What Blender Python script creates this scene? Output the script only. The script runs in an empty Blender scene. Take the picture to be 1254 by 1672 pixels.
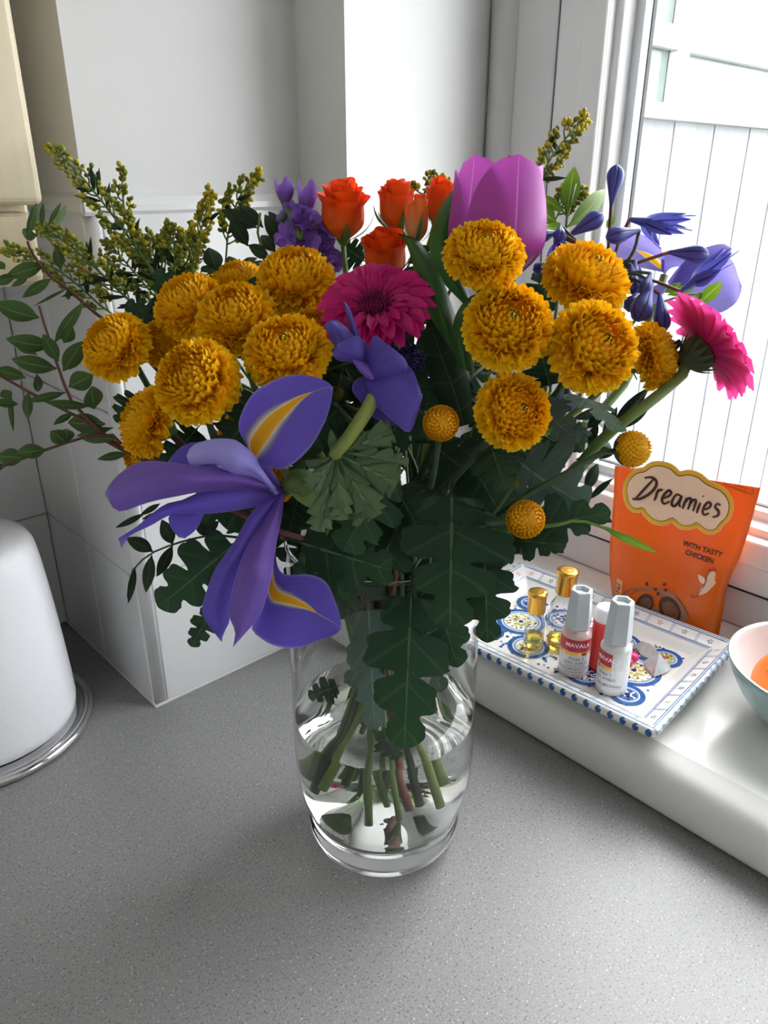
import bpy, bmesh, math, random
import numpy as np
from mathutils.bvhtree import BVHTree
from mathutils.kdtree import KDTree
from mathutils import Vector, Matrix
from mathutils.geometry import tessellate_polygon

random.seed(7)
scene = bpy.context.scene
COL = scene.collection

# ------------------------------------------------------------------ camera
F_PX, CX, CY = 1256.0, 627.0, 836.0          # focal length and centre for 1254 x 1672
PITCH, HEAD, CAM_H = math.radians(23.6), math.radians(47.1), 0.52
CAM = Vector((0, 0, CAM_H))
FW = Vector((math.cos(HEAD)*math.cos(PITCH), math.sin(HEAD)*math.cos(PITCH), -math.sin(PITCH)))
RT = Vector((math.sin(HEAD), -math.cos(HEAD), 0))
UP = RT.cross(FW)
cd = bpy.data.cameras.new('camera'); cam = bpy.data.objects.new('camera', cd); COL.objects.link(cam)
cd.sensor_fit = 'VERTICAL'; cd.sensor_height = 36.0; cd.lens = F_PX/1672*36
cd.clip_start = 0.01
cam.location = CAM; cam.rotation_euler = (math.pi/2-PITCH, 0, HEAD-math.pi/2)
scene.camera = cam

# ------------------------------------------------------------------ world, sun, exposure
w = bpy.data.worlds.new('sky'); scene.world = w; w.use_nodes = True
bg = w.node_tree.nodes['Background']
bg.inputs['Color'].default_value = (0.965, 0.98, 1.0, 1); bg.inputs['Strength'].default_value = 2.6
sd = bpy.data.lights.new('sun_offscreen', 'SUN'); sd.energy = 1.5; sd.angle = math.radians(50); sd.color = (1, 0.98, 0.95)
sun = bpy.data.objects.new('sun_offscreen', sd); COL.objects.link(sun)
sun.rotation_euler = Vector((-0.80, -0.22, -0.62)).to_track_quat('-Z', 'Y').to_euler()
vs = scene.view_settings
vs.view_transform = 'Standard'; vs.look = 'None'; vs.gamma = 1.0; vs.use_curve_mapping = False
vs.exposure = 1.65

# ------------------------------------------------------------------ helpers
def ray(px, py): return FW + RT*((px-CX)/F_PX) - UP*((py-CY)/F_PX)
def P(px, py, t): return CAM + ray(px, py)*t
def on_z(px, py, z):
    r = ray(px, py); return CAM + r*((z-CAM_H)/r.z)
def on_x(px, py, x):
    r = ray(px, py); return CAM + r*(x/r.x)
def on_y(px, py, y):
    r = ray(px, py); return CAM + r*(y/r.y)
def depth_of(p): return (Vector(p)-CAM).dot(FW)
def lin(c):
    return tuple((x/12.92 if x <= .04045 else ((x+.055)/1.055)**2.4) for x in (v/255 for v in c))
def lerp(a, b, t): return a+(b-a)*t
def smooth(x, a, b):
    x = max(0, min(1, (x-a)/(b-a))); return x*x*(3-2*x)

def mesh(name, verts, faces, mats=None, uvs=None, smooth_shade=True, fmat=None):
    me = bpy.data.meshes.new(name)
    me.from_pydata([tuple(v) for v in verts], [], faces)
    if uvs is not None:
        lay = me.uv_layers.new(name='UVMap')
        li = [0]*len(me.loops); me.loops.foreach_get('vertex_index', li)
        flat = []
        for i in li: flat += [uvs[i][0], uvs[i][1]]
        lay.data.foreach_set('uv', flat)
    if smooth_shade: me.polygons.foreach_set('use_smooth', [True]*len(me.polygons))
    for m in (mats if isinstance(mats, (list, tuple)) else [mats]):
        if m: me.materials.append(m)
    if fmat: me.polygons.foreach_set('material_index', fmat)
    me.update()
    return me

WM = {}                      # world matrix of every object placed so far
def place(name, me, parent=None, mat4=None):
    o = bpy.data.objects.new(name, me); COL.objects.link(o)
    if parent is not None:
        o.parent = parent
        o.matrix_parent_inverse = WM[parent.name].inverted()
    if mat4 is not None: o.matrix_basis = mat4
    WM[o.name] = mat4.copy() if mat4 is not None else Matrix.Identity(4)
    return o
def part(name, verts, faces, mat, parent, uvs=None, sm=True, label=None, kind=None):
    o = place(name, mesh(name, verts, faces, mat, uvs, sm), parent)
    if label: o['label'] = label
    if kind: o['kind'] = kind
    return o
def thing(name, label, cat, loc=(0, 0, 0), group=None):
    o = bpy.data.objects.new(name, None); COL.objects.link(o)
    o.empty_display_size = .02; o.location = loc; WM[o.name] = Matrix.Translation(Vector(loc))
    o['label'] = label; o['category'] = cat
    if group: o['group'] = group
    return o
def struct(name, verts, faces, mat, label=None, parent=None, sm=False, cat='room part'):
    o = place(name, mesh(name, verts, faces, mat, None, sm), parent)
    if parent is None:
        o['kind'] = 'structure'; o['category'] = cat
        if label: o['label'] = label
    return o

def box(x0, x1, y0, y1, z0, z1):
    v = [Vector((x, y, z)) for x in (x0, x1) for y in (y0, y1) for z in (z0, z1)]
    f = [(0, 1, 3, 2), (4, 6, 7, 5), (0, 4, 5, 1), (2, 3, 7, 6), (0, 2, 6, 4), (1, 5, 7, 3)]
    return v, f
def merge(*parts):
    V, Fc = [], []
    for v, f in parts:
        n = len(V); V += v; Fc += [tuple(i+n for i in q) for q in f]
    return V, Fc
def bevel_obj(o, wd=.002, seg=2):
    m = o.modifiers.new('bevel', 'BEVEL'); m.width = wd; m.segments = seg; m.limit_method = 'ANGLE'
    return o
def catmull(pts, n):
    """n points spread by length along a smooth curve through pts (tuples of any size)"""
    pts = [tuple(map(float, p)) for p in pts]
    if len(pts) == 1: return pts*n
    Q = [tuple(2*a-b for a, b in zip(pts[0], pts[1]))]+pts+[tuple(2*a-b for a, b in zip(pts[-1], pts[-2]))]
    out = []
    for i in range(1, len(Q)-2):
        p0, p1, p2, p3 = Q[i-1:i+3]
        for k in range(10):
            t = k/10
            out.append(tuple(.5*(2*b+(c-a)*t+(2*a-5*b+4*c-d)*t*t+(3*b-a-3*c+d)*t**3) for a, b, c, d in zip(p0, p1, p2, p3)))
    out.append(pts[-1])
    L = [0]
    for a, b in zip(out, out[1:]): L.append(L[-1]+math.dist(a[:3], b[:3]))
    res, j = [], 0
    for i in range(n):
        s = L[-1]*i/(n-1) if n > 1 else 0
        while j < len(L)-2 and L[j+1] < s: j += 1
        d = L[j+1]-L[j]; t = (s-L[j])/d if d > 1e-12 else 0
        res.append(tuple(lerp(a, b, min(1, t)) for a, b in zip(out[j], out[j+1])))
    return res
def tube(path, radii, seg=8, n=None, caps=True):
    path = [Vector(p) for p in (catmull(path, n) if n else path)]
    N = len(path)
    if not isinstance(radii, (list, tuple)): radii = [radii]*2
    R = [lerp(radii[min(int(i/(N-1)*(len(radii)-1)), len(radii)-2)], radii[min(int(i/(N-1)*(len(radii)-1))+1, len(radii)-1)],
         i/(N-1)*(len(radii)-1)-min(int(i/(N-1)*(len(radii)-1)), len(radii)-2)) for i in range(N)]
    V, Fc, uv = [], [], []
    nrm = None
    for i, p in enumerate(path):
        d = (path[min(i+1, N-1)]-path[max(i-1, 0)]).normalized()
        if nrm is None: nrm = d.orthogonal().normalized()
        nrm = (nrm-d*nrm.dot(d)).normalized(); b = d.cross(nrm)
        for k in range(seg):
            a = 2*math.pi*k/seg
            V.append(p+(nrm*math.cos(a)+b*math.sin(a))*R[i]); uv.append((i/(N-1), k/seg))
    for i in range(N-1):
        for k in range(seg):
            k2 = (k+1) % seg
            Fc.append((i*seg+k, i*seg+k2, (i+1)*seg+k2, (i+1)*seg+k))
    if caps:
        Fc.append(tuple(range(seg-1, -1, -1))); Fc.append(tuple((N-1)*seg+k for k in range(seg)))
    return V, Fc, uv
def lathe(prof, seg=64, c=(0, 0, 0), closed=False):
    V, Fc = [], []
    n = len(prof)
    for r, z in prof:
        for k in range(seg):
            a = 2*math.pi*k/seg; V.append(Vector((c[0]+r*math.cos(a), c[1]+r*math.sin(a), c[2]+z)))
    for i in range(n if closed else n-1):
        j = (i+1) % n
        for k in range(seg):
            k2 = (k+1) % seg
            Fc.append((i*seg+k, i*seg+k2, j*seg+k2, j*seg+k))
    return V, Fc
def smooth_prof(prof, n):
    lo, hi = min(p[1] for p in prof), max(p[1] for p in prof)          # no overshoot below the base or above the top
    return [(max(0, p[0]), min(hi, max(lo, p[1]))) for p in catmull(prof, n)]

# ------------------------------------------------------------------ materials
def newmat(name):
    m = bpy.data.materials.new(name); m.use_nodes = True
    nt = m.node_tree; b = nt.nodes['Principled BSDF']; return m, nt, b
def node(nt, typ, **kw):
    n = nt.nodes.new(typ)
    for k, v in kw.items(): setattr(n, k, v)
    return n
def rgb(c): return (c[0], c[1], c[2], 1)
def plain(name, c, rough=.5, metal=0, noise=0, scale=8, bump=0, bscale=60, spec=.5, coat=0, sss=0):
    m, nt, b = newmat(name)
    b.inputs['Base Color'].default_value = rgb(c); b.inputs['Roughness'].default_value = rough
    b.inputs['Metallic'].default_value = metal; b.inputs['Specular IOR Level'].default_value = spec
    b.inputs['Coat Weight'].default_value = coat
    tc = node(nt, 'ShaderNodeTexCoord')
    if noise:
        nz = node(nt, 'ShaderNodeTexNoise'); nz.inputs['Scale'].default_value = scale; nz.inputs['Detail'].default_value = 4
        nt.links.new(tc.outputs['Object'], nz.inputs['Vector'])
        r = node(nt, 'ShaderNodeValToRGB')
        r.color_ramp.elements[0].position = .3; r.color_ramp.elements[1].position = .7
        r.color_ramp.elements[0].color = rgb([x*(1-noise) for x in c]); r.color_ramp.elements[1].color = rgb([min(1, x*(1+noise)) for x in c])
        nt.links.new(nz.outputs['Fac'], r.inputs['Fac']); nt.links.new(r.outputs['Color'], b.inputs['Base Color'])
    if bump:
        nz = node(nt, 'ShaderNodeTexNoise'); nz.inputs['Scale'].default_value = bscale
        nt.links.new(tc.outputs['Object'], nz.inputs['Vector'])
        bp = node(nt, 'ShaderNodeBump'); bp.inputs['Strength'].default_value = bump; bp.inputs['Distance'].default_value = .002
        nt.links.new(nz.outputs['Fac'], bp.inputs['Height']); nt.links.new(bp.outputs['Normal'], b.inputs['Normal'])
    return m
def plant(name, c_base, c_tip, rough=.5, transl=.25, spec=.4, vein=None, vein_w=.012, var=.12, side_veins=0, streak=None, edge=None):
    """petal / leaf material: colour runs along the length (UV x), optional pale midrib, fine streaks, translucency"""
    m, nt, b = newmat(name); L = nt.links
    uv = node(nt, 'ShaderNodeUVMap'); sx = node(nt, 'ShaderNodeSeparateXYZ'); L.new(uv.outputs['UV'], sx.inputs[0])
    mix = node(nt, 'ShaderNodeMix', data_type='RGBA'); mix.inputs['A'].default_value = rgb(c_base); mix.inputs['B'].default_value = rgb(c_tip)
    L.new(sx.outputs['X'], mix.inputs['Factor'])
    col = mix.outputs['Result']
    # streaks running along the length, and a little variation between pieces
    mp = node(nt, 'ShaderNodeMapping'); mp.inputs['Scale'].default_value = (2.5, 26, 1); L.new(uv.outputs['UV'], mp.inputs['Vector'])
    nz = node(nt, 'ShaderNodeTexNoise'); nz.inputs['Scale'].default_value = 1; nz.inputs['Detail'].default_value = 3
    L.new(mp.outputs['Vector'], nz.inputs['Vector'])
    oi = node(nt, 'ShaderNodeObjectInfo')
    ad = node(nt, 'ShaderNodeMath', operation='ADD'); L.new(nz.outputs['Fac'], ad.inputs[0]); L.new(oi.outputs['Random'], ad.inputs[1])
    mr = node(nt, 'ShaderNodeMapRange'); mr.inputs['From Min'].default_value = .2; mr.inputs['From Max'].default_value = 1.6
    mr.inputs['To Min'].default_value = 1-var; mr.inputs['To Max'].default_value = 1+var
    L.new(ad.outputs[0], mr.inputs['Value'])
    hs = node(nt, 'ShaderNodeHueSaturation'); L.new(mr.outputs['Result'], hs.inputs['Value']); L.new(col, hs.inputs['Color'])
    col = hs.outputs['Color']
    if vein:
        su = node(nt, 'ShaderNodeMath', operation='SUBTRACT'); L.new(sx.outputs['Y'], su.inputs[0]); su.inputs[1].default_value = .5
        ab = node(nt, 'ShaderNodeMath', operation='ABSOLUTE'); L.new(su.outputs[0], ab.inputs[0])
        lt = node(nt, 'ShaderNodeMapRange'); lt.inputs['From Min'].default_value = vein_w; lt.inputs['From Max'].default_value = vein_w*2.2
        lt.inputs['To Min'].default_value = 1; lt.inputs['To Max'].default_value = 0; L.new(ab.outputs[0], lt.inputs['Value'])
        fac = lt.outputs['Result']
        if side_veins:
            # slanted side veins: sin(2 pi n (u - .6|v-.5|))
            m1 = node(nt, 'ShaderNodeMath', operation='MULTIPLY_ADD'); L.new(ab.outputs[0], m1.inputs[0]); m1.inputs[1].default_value = -.12; L.new(sx.outputs['X'], m1.inputs[2])
            m2 = node(nt, 'ShaderNodeMath', operation='MULTIPLY'); L.new(m1.outputs[0], m2.inputs[0]); m2.inputs[1].default_value = side_veins
            fr = node(nt, 'ShaderNodeMath', operation='FRACT'); L.new(m2.outputs[0], fr.inputs[0])
            s2 = node(nt, 'ShaderNodeMath', operation='SUBTRACT'); L.new(fr.outputs[0], s2.inputs[0]); s2.inputs[1].default_value = .5
            a2 = node(nt, 'ShaderNodeMath', operation='ABSOLUTE'); L.new(s2.outputs[0], a2.inputs[0])
            l2 = node(nt, 'ShaderNodeMapRange'); l2.inputs['From Min'].default_value = .02; l2.inputs['From Max'].default_value = .06
            l2.inputs['To Min'].default_value = .28; l2.inputs['To Max'].default_value = 0; L.new(a2.outputs[0], l2.inputs['Value'])
            mx = node(nt, 'ShaderNodeMath', operation='MAXIMUM'); L.new(fac, mx.inputs[0]); L.new(l2.outputs['Result'], mx.inputs[1]); fac = mx.outputs[0]
        m3 = node(nt, 'ShaderNodeMix', data_type='RGBA'); L.new(fac, m3.inputs['Factor']); L.new(col, m3.inputs['A']); m3.inputs['B'].default_value = rgb(vein)
        col = m3.outputs['Result']
        bp = node(nt, 'ShaderNodeBump'); bp.inputs['Strength'].default_value = .5; bp.inputs['Distance'].default_value = .001; bp.invert = True
        L.new(fac, bp.inputs['Height']); L.new(bp.outputs['Normal'], b.inputs['Normal'])
    if streak:
        # yellow signal with a white rim down the middle of a fall petal
        su = node(nt, 'ShaderNodeMath', operation='SUBTRACT'); L.new(sx.outputs['Y'], su.inputs[0]); su.inputs[1].default_value = streak[0]
        ab = node(nt, 'ShaderNodeMath', operation='ABSOLUTE'); L.new(su.outputs[0], ab.inputs[0])
        pr = node(nt, 'ShaderNodeMapRange'); L.new(sx.outputs['X'], pr.inputs['Value'])
        pr.inputs['From Min'].default_value = streak[1]; pr.inputs['From Max'].default_value = streak[2]
        pr.inputs['To Min'].default_value = streak[3]; pr.inputs['To Max'].default_value = .003
        dv = node(nt, 'ShaderNodeMath', operation='DIVIDE'); L.new(ab.outputs[0], dv.inputs[0]); L.new(pr.outputs['Result'], dv.inputs[1])
        nz2 = node(nt, 'ShaderNodeMath', operation='MULTIPLY_ADD'); L.new(nz.outputs['Fac'], nz2.inputs[0]); nz2.inputs[1].default_value = .5; L.new(dv.outputs[0], nz2.inputs[2])
        rp = node(nt, 'ShaderNodeValToRGB'); e = rp.color_ramp.elements
        e[0].position = 0; e[0].color = rgb(lin((240, 165, 10))); e[1].position = 1; e[1].color = (0, 0, 0, 1)
        for pos, c in ((.42, lin((245, 180, 25))), (.50, lin((235, 225, 190)))):
            q = e.new(pos); q.color = rgb(c)
        sc = node(nt, 'ShaderNodeMath', operation='MULTIPLY'); L.new(nz2.outputs[0], sc.inputs[0]); sc.inputs[1].default_value = .36
        L.new(sc.outputs[0], rp.inputs['Fac'])
        fm = node(nt, 'ShaderNodeMapRange'); L.new(sc.outputs[0], fm.inputs['Value']); fm.inputs['From Min'].default_value = .50; fm.inputs['From Max'].default_value = .95
        fm.inputs['To Min'].default_value = 1; fm.inputs['To Max'].default_value = 0
        m4 = node(nt, 'ShaderNodeMix', data_type='RGBA'); L.new(fm.outputs['Result'], m4.inputs['Factor']); L.new(col, m4.inputs['A']); L.new(rp.outputs['Color'], m4.inputs['B'])
        col = m4.outputs['Result']
    if not vein:
        bp = node(nt, 'ShaderNodeBump'); bp.inputs['Strength'].default_value = .22; bp.inputs['Distance'].default_value = .0006
        L.new(nz.outputs['Fac'], bp.inputs['Height']); L.new(bp.outputs['Normal'], b.inputs['Normal'])
    if edge:
        # paler margin around the petal
        su = node(nt, 'ShaderNodeMath', operation='SUBTRACT'); L.new(sx.outputs['Y'], su.inputs[0]); su.inputs[1].default_value = .5
        ab = node(nt, 'ShaderNodeMath', operation='ABSOLUTE'); L.new(su.outputs[0], ab.inputs[0])
        hf = node(nt, 'ShaderNodeMath', operation='MULTIPLY'); L.new(ab.outputs[0], hf.inputs[0]); hf.inputs[1].default_value = 2
        mx = node(nt, 'ShaderNodeMath', operation='MAXIMUM'); L.new(hf.outputs[0], mx.inputs[0]); L.new(sx.outputs['X'], mx.inputs[1])
        er = node(nt, 'ShaderNodeMapRange'); L.new(mx.outputs[0], er.inputs['Value']); er.inputs['From Min'].default_value = .93; er.inputs['From Max'].default_value = 1.0
        er.inputs['To Min'].default_value = 0; er.inputs['To Max'].default_value = .75
        m5 = node(nt, 'ShaderNodeMix', data_type='RGBA'); L.new(er.outputs[0], m5.inputs['Factor']); L.new(col, m5.inputs['A']); m5.inputs['B'].default_value = rgb(edge)
        col = m5.outputs['Result']
    L.new(col, b.inputs['Base Color'])
    b.inputs['Roughness'].default_value = rough; b.inputs['Specular IOR Level'].default_value = spec
    if transl:
        tr = node(nt, 'ShaderNodeBsdfTranslucent'); L.new(col, tr.inputs['Color'])
        ms = node(nt, 'ShaderNodeMixShader'); ms.inputs[0].default_value = transl
        L.new(b.outputs[0], ms.inputs[1]); L.new(tr.outputs[0], ms.inputs[2])
        L.new(ms.outputs[0], nt.nodes['Material Output'].inputs['Surface'])
    return m
def thin_glass(name, tint=(1, 1, 1), refl=1.0, rough=0.0):
    m, nt, b = newmat(name); L = nt.links
    nt.nodes.remove(b)
    tr = node(nt, 'ShaderNodeBsdfTransparent'); tr.inputs['Color'].default_value = rgb(tint)
    gl = node(nt, 'ShaderNodeBsdfGlossy'); gl.inputs['Roughness'].default_value = rough
    lw = node(nt, 'ShaderNodeLayerWeight'); lw.inputs['Blend'].default_value = .5
    pw = node(nt, 'ShaderNodeMath', operation='POWER'); pw.inputs[1].default_value = 4.0; L.new(lw.outputs['Facing'], pw.inputs[0])
    ml = node(nt, 'ShaderNodeMath', operation='MULTIPLY_ADD'); ml.inputs[1].default_value = .75*refl; ml.inputs[2].default_value = .045*refl; L.new(pw.outputs[0], ml.inputs[0])
    ms = node(nt, 'ShaderNodeMixShader'); L.new(ml.outputs[0], ms.inputs[0]); L.new(tr.outputs[0], ms.inputs[1]); L.new(gl.outputs[0], ms.inputs[2])
    L.new(ms.outputs[0], nt.nodes['Material Output'].inputs['Surface'])
    return m
def solid_glass(name, c=(1, 1, 1), ior=1.45, rough=0):
    m, nt, b = newmat(name)
    b.inputs['Base Color'].default_value = rgb(c); b.inputs['Transmission Weight'].default_value = 1
    b.inputs['Roughness'].default_value = rough; b.inputs['IOR'].default_value = ior
    return m

def counter_mat():
    m, nt, b = newmat('speckled worktop'); L = nt.links
    tc = node(nt, 'ShaderNodeTexCoord')
    base = lin((136, 135, 136))
    def speck(scale, lo, hi):
        nz = node(nt, 'ShaderNodeTexNoise'); nz.inputs['Scale'].default_value = scale; nz.inputs['Detail'].default_value = 2
        L.new(tc.outputs['Object'], nz.inputs['Vector'])
        mr = node(nt, 'ShaderNodeMapRange'); mr.inputs['From Min'].default_value = lo; mr.inputs['From Max'].default_value = hi
        L.new(nz.outputs['Fac'], mr.inputs['Value']); return mr.outputs['Result']
    col = None
    prev = node(nt, 'ShaderNodeRGB'); prev.outputs[0].default_value = rgb(base); col = prev.outputs[0]
    for sc, lo, hi, c, k in ((560, .59, .67, lin((82, 79, 78)), .9), (520, .63, .70, lin((206, 205, 205)), .7), (900, .57, .66, lin((112, 110, 110)), .75)):
        f = speck(sc, lo, hi); mu = node(nt, 'ShaderNodeMath', operation='MULTIPLY'); mu.inputs[1].default_value = k; L.new(f, mu.inputs[0])
        mx = node(nt, 'ShaderNodeMix', data_type='RGBA'); L.new(mu.outputs[0], mx.inputs['Factor']); L.new(col, mx.inputs['A']); mx.inputs['B'].default_value = rgb(c)
        col = mx.outputs['Result']
    L.new(col, b.inputs['Base Color']); b.inputs['Roughness'].default_value = .38; b.inputs['Specular IOR Level'].default_value = .45
    return m
def wood_mat(name, c1, c2, rough=.35):
    m, nt, b = newmat(name); L = nt.links
    tc = node(nt, 'ShaderNodeTexCoord'); mp = node(nt, 'ShaderNodeMapping'); mp.inputs['Scale'].default_value = (30, 30, 2)
    L.new(tc.outputs['Object'], mp.inputs['Vector'])
    nz = node(nt, 'ShaderNodeTexNoise'); nz.inputs['Scale'].default_value = 1.5; nz.inputs['Detail'].default_value = 6; L.new(mp.outputs['Vector'], nz.inputs['Vector'])
    r = node(nt, 'ShaderNodeValToRGB'); r.color_ramp.elements[0].position = .35; r.color_ramp.elements[1].position = .65
    r.color_ramp.elements[0].color = rgb(c1); r.color_ramp.elements[1].color = rgb(c2)
    L.new(nz.outputs['Fac'], r.inputs['Fac']); L.new(r.outputs['Color'], b.inputs['Base Color']); b.inputs['Roughness'].default_value = rough
    return m
def fence_mat():
    m, nt, b = newmat('whitewashed fence wood'); L = nt.links
    tc = node(nt, 'ShaderNodeTexCoord'); mp = node(nt, 'ShaderNodeMapping'); mp.inputs['Scale'].default_value = (14, 14, 3)
    L.new(tc.outputs['Object'], mp.inputs['Vector'])
    nz = node(nt, 'ShaderNodeTexNoise'); nz.inputs['Scale'].default_value = 1.2; nz.inputs['Detail'].default_value = 8; nz.inputs['Roughness'].default_value = .65
    L.new(mp.outputs['Vector'], nz.inputs['Vector'])
    r = node(nt, 'ShaderNodeValToRGB'); r.color_ramp.elements[0].position = .25; r.color_ramp.elements[1].position = .75
    r.color_ramp.elements[0].color = rgb(lin((118, 122, 127))); r.color_ramp.elements[1].color = rgb(lin((146, 149, 153)))
    oi = node(nt, 'ShaderNodeObjectInfo'); mr = node(nt, 'ShaderNodeMapRange'); mr.inputs['To Min'].default_value = .92; mr.inputs['To Max'].default_value = 1.05
    L.new(oi.outputs['Random'], mr.inputs['Value'])
    hs = node(nt, 'ShaderNodeHueSaturation'); L.new(nz.outputs['Fac'], r.inputs['Fac']); L.new(r.outputs['Color'], hs.inputs['Color']); L.new(mr.outputs[0], hs.inputs['Value'])
    L.new(hs.outputs[0], b.inputs['Base Color']); b.inputs['Roughness'].default_value = .8
    return m

M = {}
M['wall'] = plain('white emulsion wall', lin((208, 208, 208)), .7, noise=.02, scale=5, bump=.05, bscale=120)
M['far_wall'] = plain('kitchen wall paint', lin((240, 239, 236)), .8)
M['tile'] = plain('white glazed tile', lin((214, 214, 216)), .12, noise=.01, scale=3, spec=.5)
M['grout'] = plain('pale grout', lin((218, 217, 215)), .8)
M['counter'] = counter_mat()
M['sill'] = plain('white gloss sill', lin((238, 237, 235)), .18, spec=.5)
M['upvc'] = plain('white upvc', lin((220, 218, 219)), .28, noise=.01)
M['gasket'] = plain('black rubber gasket', (.012, .012, .013), .6)
M['spacer'] = plain('silver spacer bar', lin((200, 202, 206)), .35, .6)
M['cream'] = wood_mat('cream cabinet wood', lin((198, 184, 154)), lin((212, 200, 170)))
M['fence'] = fence_mat()
M['fence_rail'] = plain('fence rail wood', lin((130, 130, 125)), .8, noise=.12, scale=12)
M['white_paint'] = plain('white painted wood', lin((205, 205, 205)), .5)
M['far_glass'] = plain('far window glass', lin((110, 122, 118)), .15, noise=.25, scale=3, spec=.4)
M['pane'] = thin_glass('window pane glass', (.97, .98, .98), .9)
M['paper'] = plain('white kitchen paper', lin((232, 232, 236)), .9, bump=.35, bscale=90, spec=.1)
M['chrome'] = plain('chrome', (.75, .75, .76), .12, 1)
M['ground'] = plain('paving outside', lin((150, 150, 145)), .9, noise=.15)
M['floor'] = plain('kitchen floor', lin((190, 184, 174)), .5, noise=.1)

# ------------------------------------------------------------------ room shell
y_c, y_j = 0.588, 0.672
TY, AX, AY, WX = 0.655, 0.277, 0.89, 0.50      # tiled wall, alcove side, alcove back, window wall
SILL_Z, SILL_X, FR_X = 0.052, 0.528, 0.80
ZC = 1.45
V, Fc = merge(box(-1.28, WX+.002, -1.0, AY+.002, -.04, 0), box(WX+.002, SILL_X+.25, -1.0, y_c-.004, -.04, 0))
o = struct('worktop', V, Fc, M['counter'], 'grey speckled laminate worktop running into the corner', cat='worktop')
V, Fc = box(-1.4, .92, -1.8, AY+.3, -.95, -.9)
struct('floor', V, Fc, M['floor'], 'kitchen floor below the worktop')
V, Fc = box(-1.4, .92, -1.8, AY+.35, ZC, ZC+.05)
struct('ceiling', V, Fc, M['far_wall'], 'white kitchen ceiling')
V, Fc = box(-1.3, WX+.25, AY+.006, AY+.2, -.9, ZC)
struct('wall_back', V, Fc, M['wall'], 'wall at the back of the alcove')
V, Fc = box(AX+.007, WX+.25, TY+.007, AY+.004, -.04, ZC)
struct('wall_boxing', V, Fc, M['wall'], 'white boxed-out wall between alcove and window')
# window wall: pier with a splayed reveal, panel below sill, lintel, far pier
pv = [(WX, TY+.007), (WX, y_c), (FR_X, y_j), (FR_X+.12, y_j), (FR_X+.12, TY+.2), (WX, TY+.2)]
V = [Vector((x, y, z)) for z in (-.9, ZC) for x, y in pv]
n = len(pv)
Fc = [tuple(range(n-1, -1, -1)), tuple(range(n, 2*n))]+[(i, (i+1) % n, n+(i+1) % n, n+i) for i in range(n)]
struct('wall_window_pier', V, Fc, M['wall'], 'white window reveal and pier beside the window')
V, Fc = box(WX+.03, FR_X+.12, -1.61, TY, -.9, -.041)
struct('wall_under_window', V, Fc, M['wall'], 'wall below the window sill')
V, Fc = box(WX, FR_X+.12, -1.7, TY, 1.16, ZC)
struct('wall_lintel', V, Fc, M['wall'], 'wall above the window')
V, Fc = box(WX, FR_X+.12, -1.7, -1.61, -.9, 1.16)
struct('wall_window', V, Fc, M['wall'], 'window wall towards the room')
V, Fc = box(-1.4, -1.3, -1.7, AY+.2, -.9, ZC)
struct('wall_left', V, Fc, M['far_wall'], 'far kitchen wall')
V, Fc = box(-1.3, .9, -1.8, -1.7, -.9, ZC)
struct('wall_front', V, Fc, M['far_wall'], 'kitchen wall behind the photographer')
V, Fc = box(-.45, -.36, .25, AY+.006, .001, ZC)  # wall added out of view to keep room light off the alcove
struct('added_shade_wall', V, Fc, M['far_wall'], 'added unseen wall that darkens the alcove')
# rounded plaster bead where reveal meets window frame
V, Fc, _ = tube([(FR_X-.004, .655, SILL_Z), (FR_X-.004, .655, 1.16)], .016, 14, caps=True)
struct('trim_1', V, Fc, M['wall'], 'rounded plaster bead beside the window frame', sm=True)

# ---- tiles (each one a piece), 150 x 200 mm tiles, with a rounded corner strip
def tile_piece(name, p, du, dv, nrm, wu, hv, parent, th=.006):
    """a slightly pillowed tile: p lower corner, du/dv unit axes, nrm outward"""
    g, b = .0004, .0016
    V = []
    for (ins, h) in ((g, 0), (g, th*.55), (g+b*.35, th*.9), (g+b, th)):
        for (su, sv) in ((0, 0), (1, 0), (1, 1), (0, 1)):
            V.append(p+du*(ins+su*(wu-2*ins))+dv*(ins+sv*(hv-2*ins))+nrm*h)
    Fc = [(12, 13, 14, 15)]
    for r in range(3):
        for k in range(4):
            k2 = (k+1) % 4; Fc.append((r*4+k, r*4+k2, r*4+4+k2, r*4+4+k))
    return part(name, V, Fc, M['tile'], parent, sm=False)
TILE_TOP = .494
zs = [.002, .198, .346, TILE_TOP]
zs = [.002, .152, .322, TILE_TOP]
X, Y, Z = Vector((1, 0, 0)), Vector((0, 1, 0)), Vector((0, 0, 1))
tw = place('wall_tiled', mesh('wall_tiled', *box(AX+.0065, WX, TY+.0055, TY+.008, 0, TILE_TOP), M['grout'], None, False))
tw['kind'] = 'structure'; tw['category'] = 'tiled wall'; tw['label'] = 'white glazed tile splashback beside the window'
xs = [AX+.013, WX]
for i in range(1):
    for a, b_ in zip(zs, zs[1:]):
        tile_piece('tile', Vector((xs[i], TY+.006, a)), X, Z, -Y, xs[i+1]-xs[i], b_-a, tw)
ta = place('wall_alcove', mesh('wall_alcove', *box(AX+.0055, AX+.008, TY+.008, AY, 0, ZC), M['grout'], None, False))
ta['kind'] = 'structure'; ta['category'] = 'tiled wall'; ta['label'] = 'shaded tiled side wall of the alcove'
ysA = [TY+.006, TY+.12, AY]
for i in range(2):
    for a, b_ in zip(zs, zs[1:]):
        tile_piece('tile', Vector((AX+.006, ysA[i], a)), Y, Z, -X, ysA[i+1]-ysA[i], b_-a, ta)
tb = place('wall_alcove_back', mesh('wall_alcove_back', *box(-1.3, AX+.006, AY+.002, AY+.006, 0, TILE_TOP), M['grout'], None, False))
tb['kind'] = 'structure'; tb['category'] = 'tiled wall'; tb['label'] = 'tiled back wall of the alcove'
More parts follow.
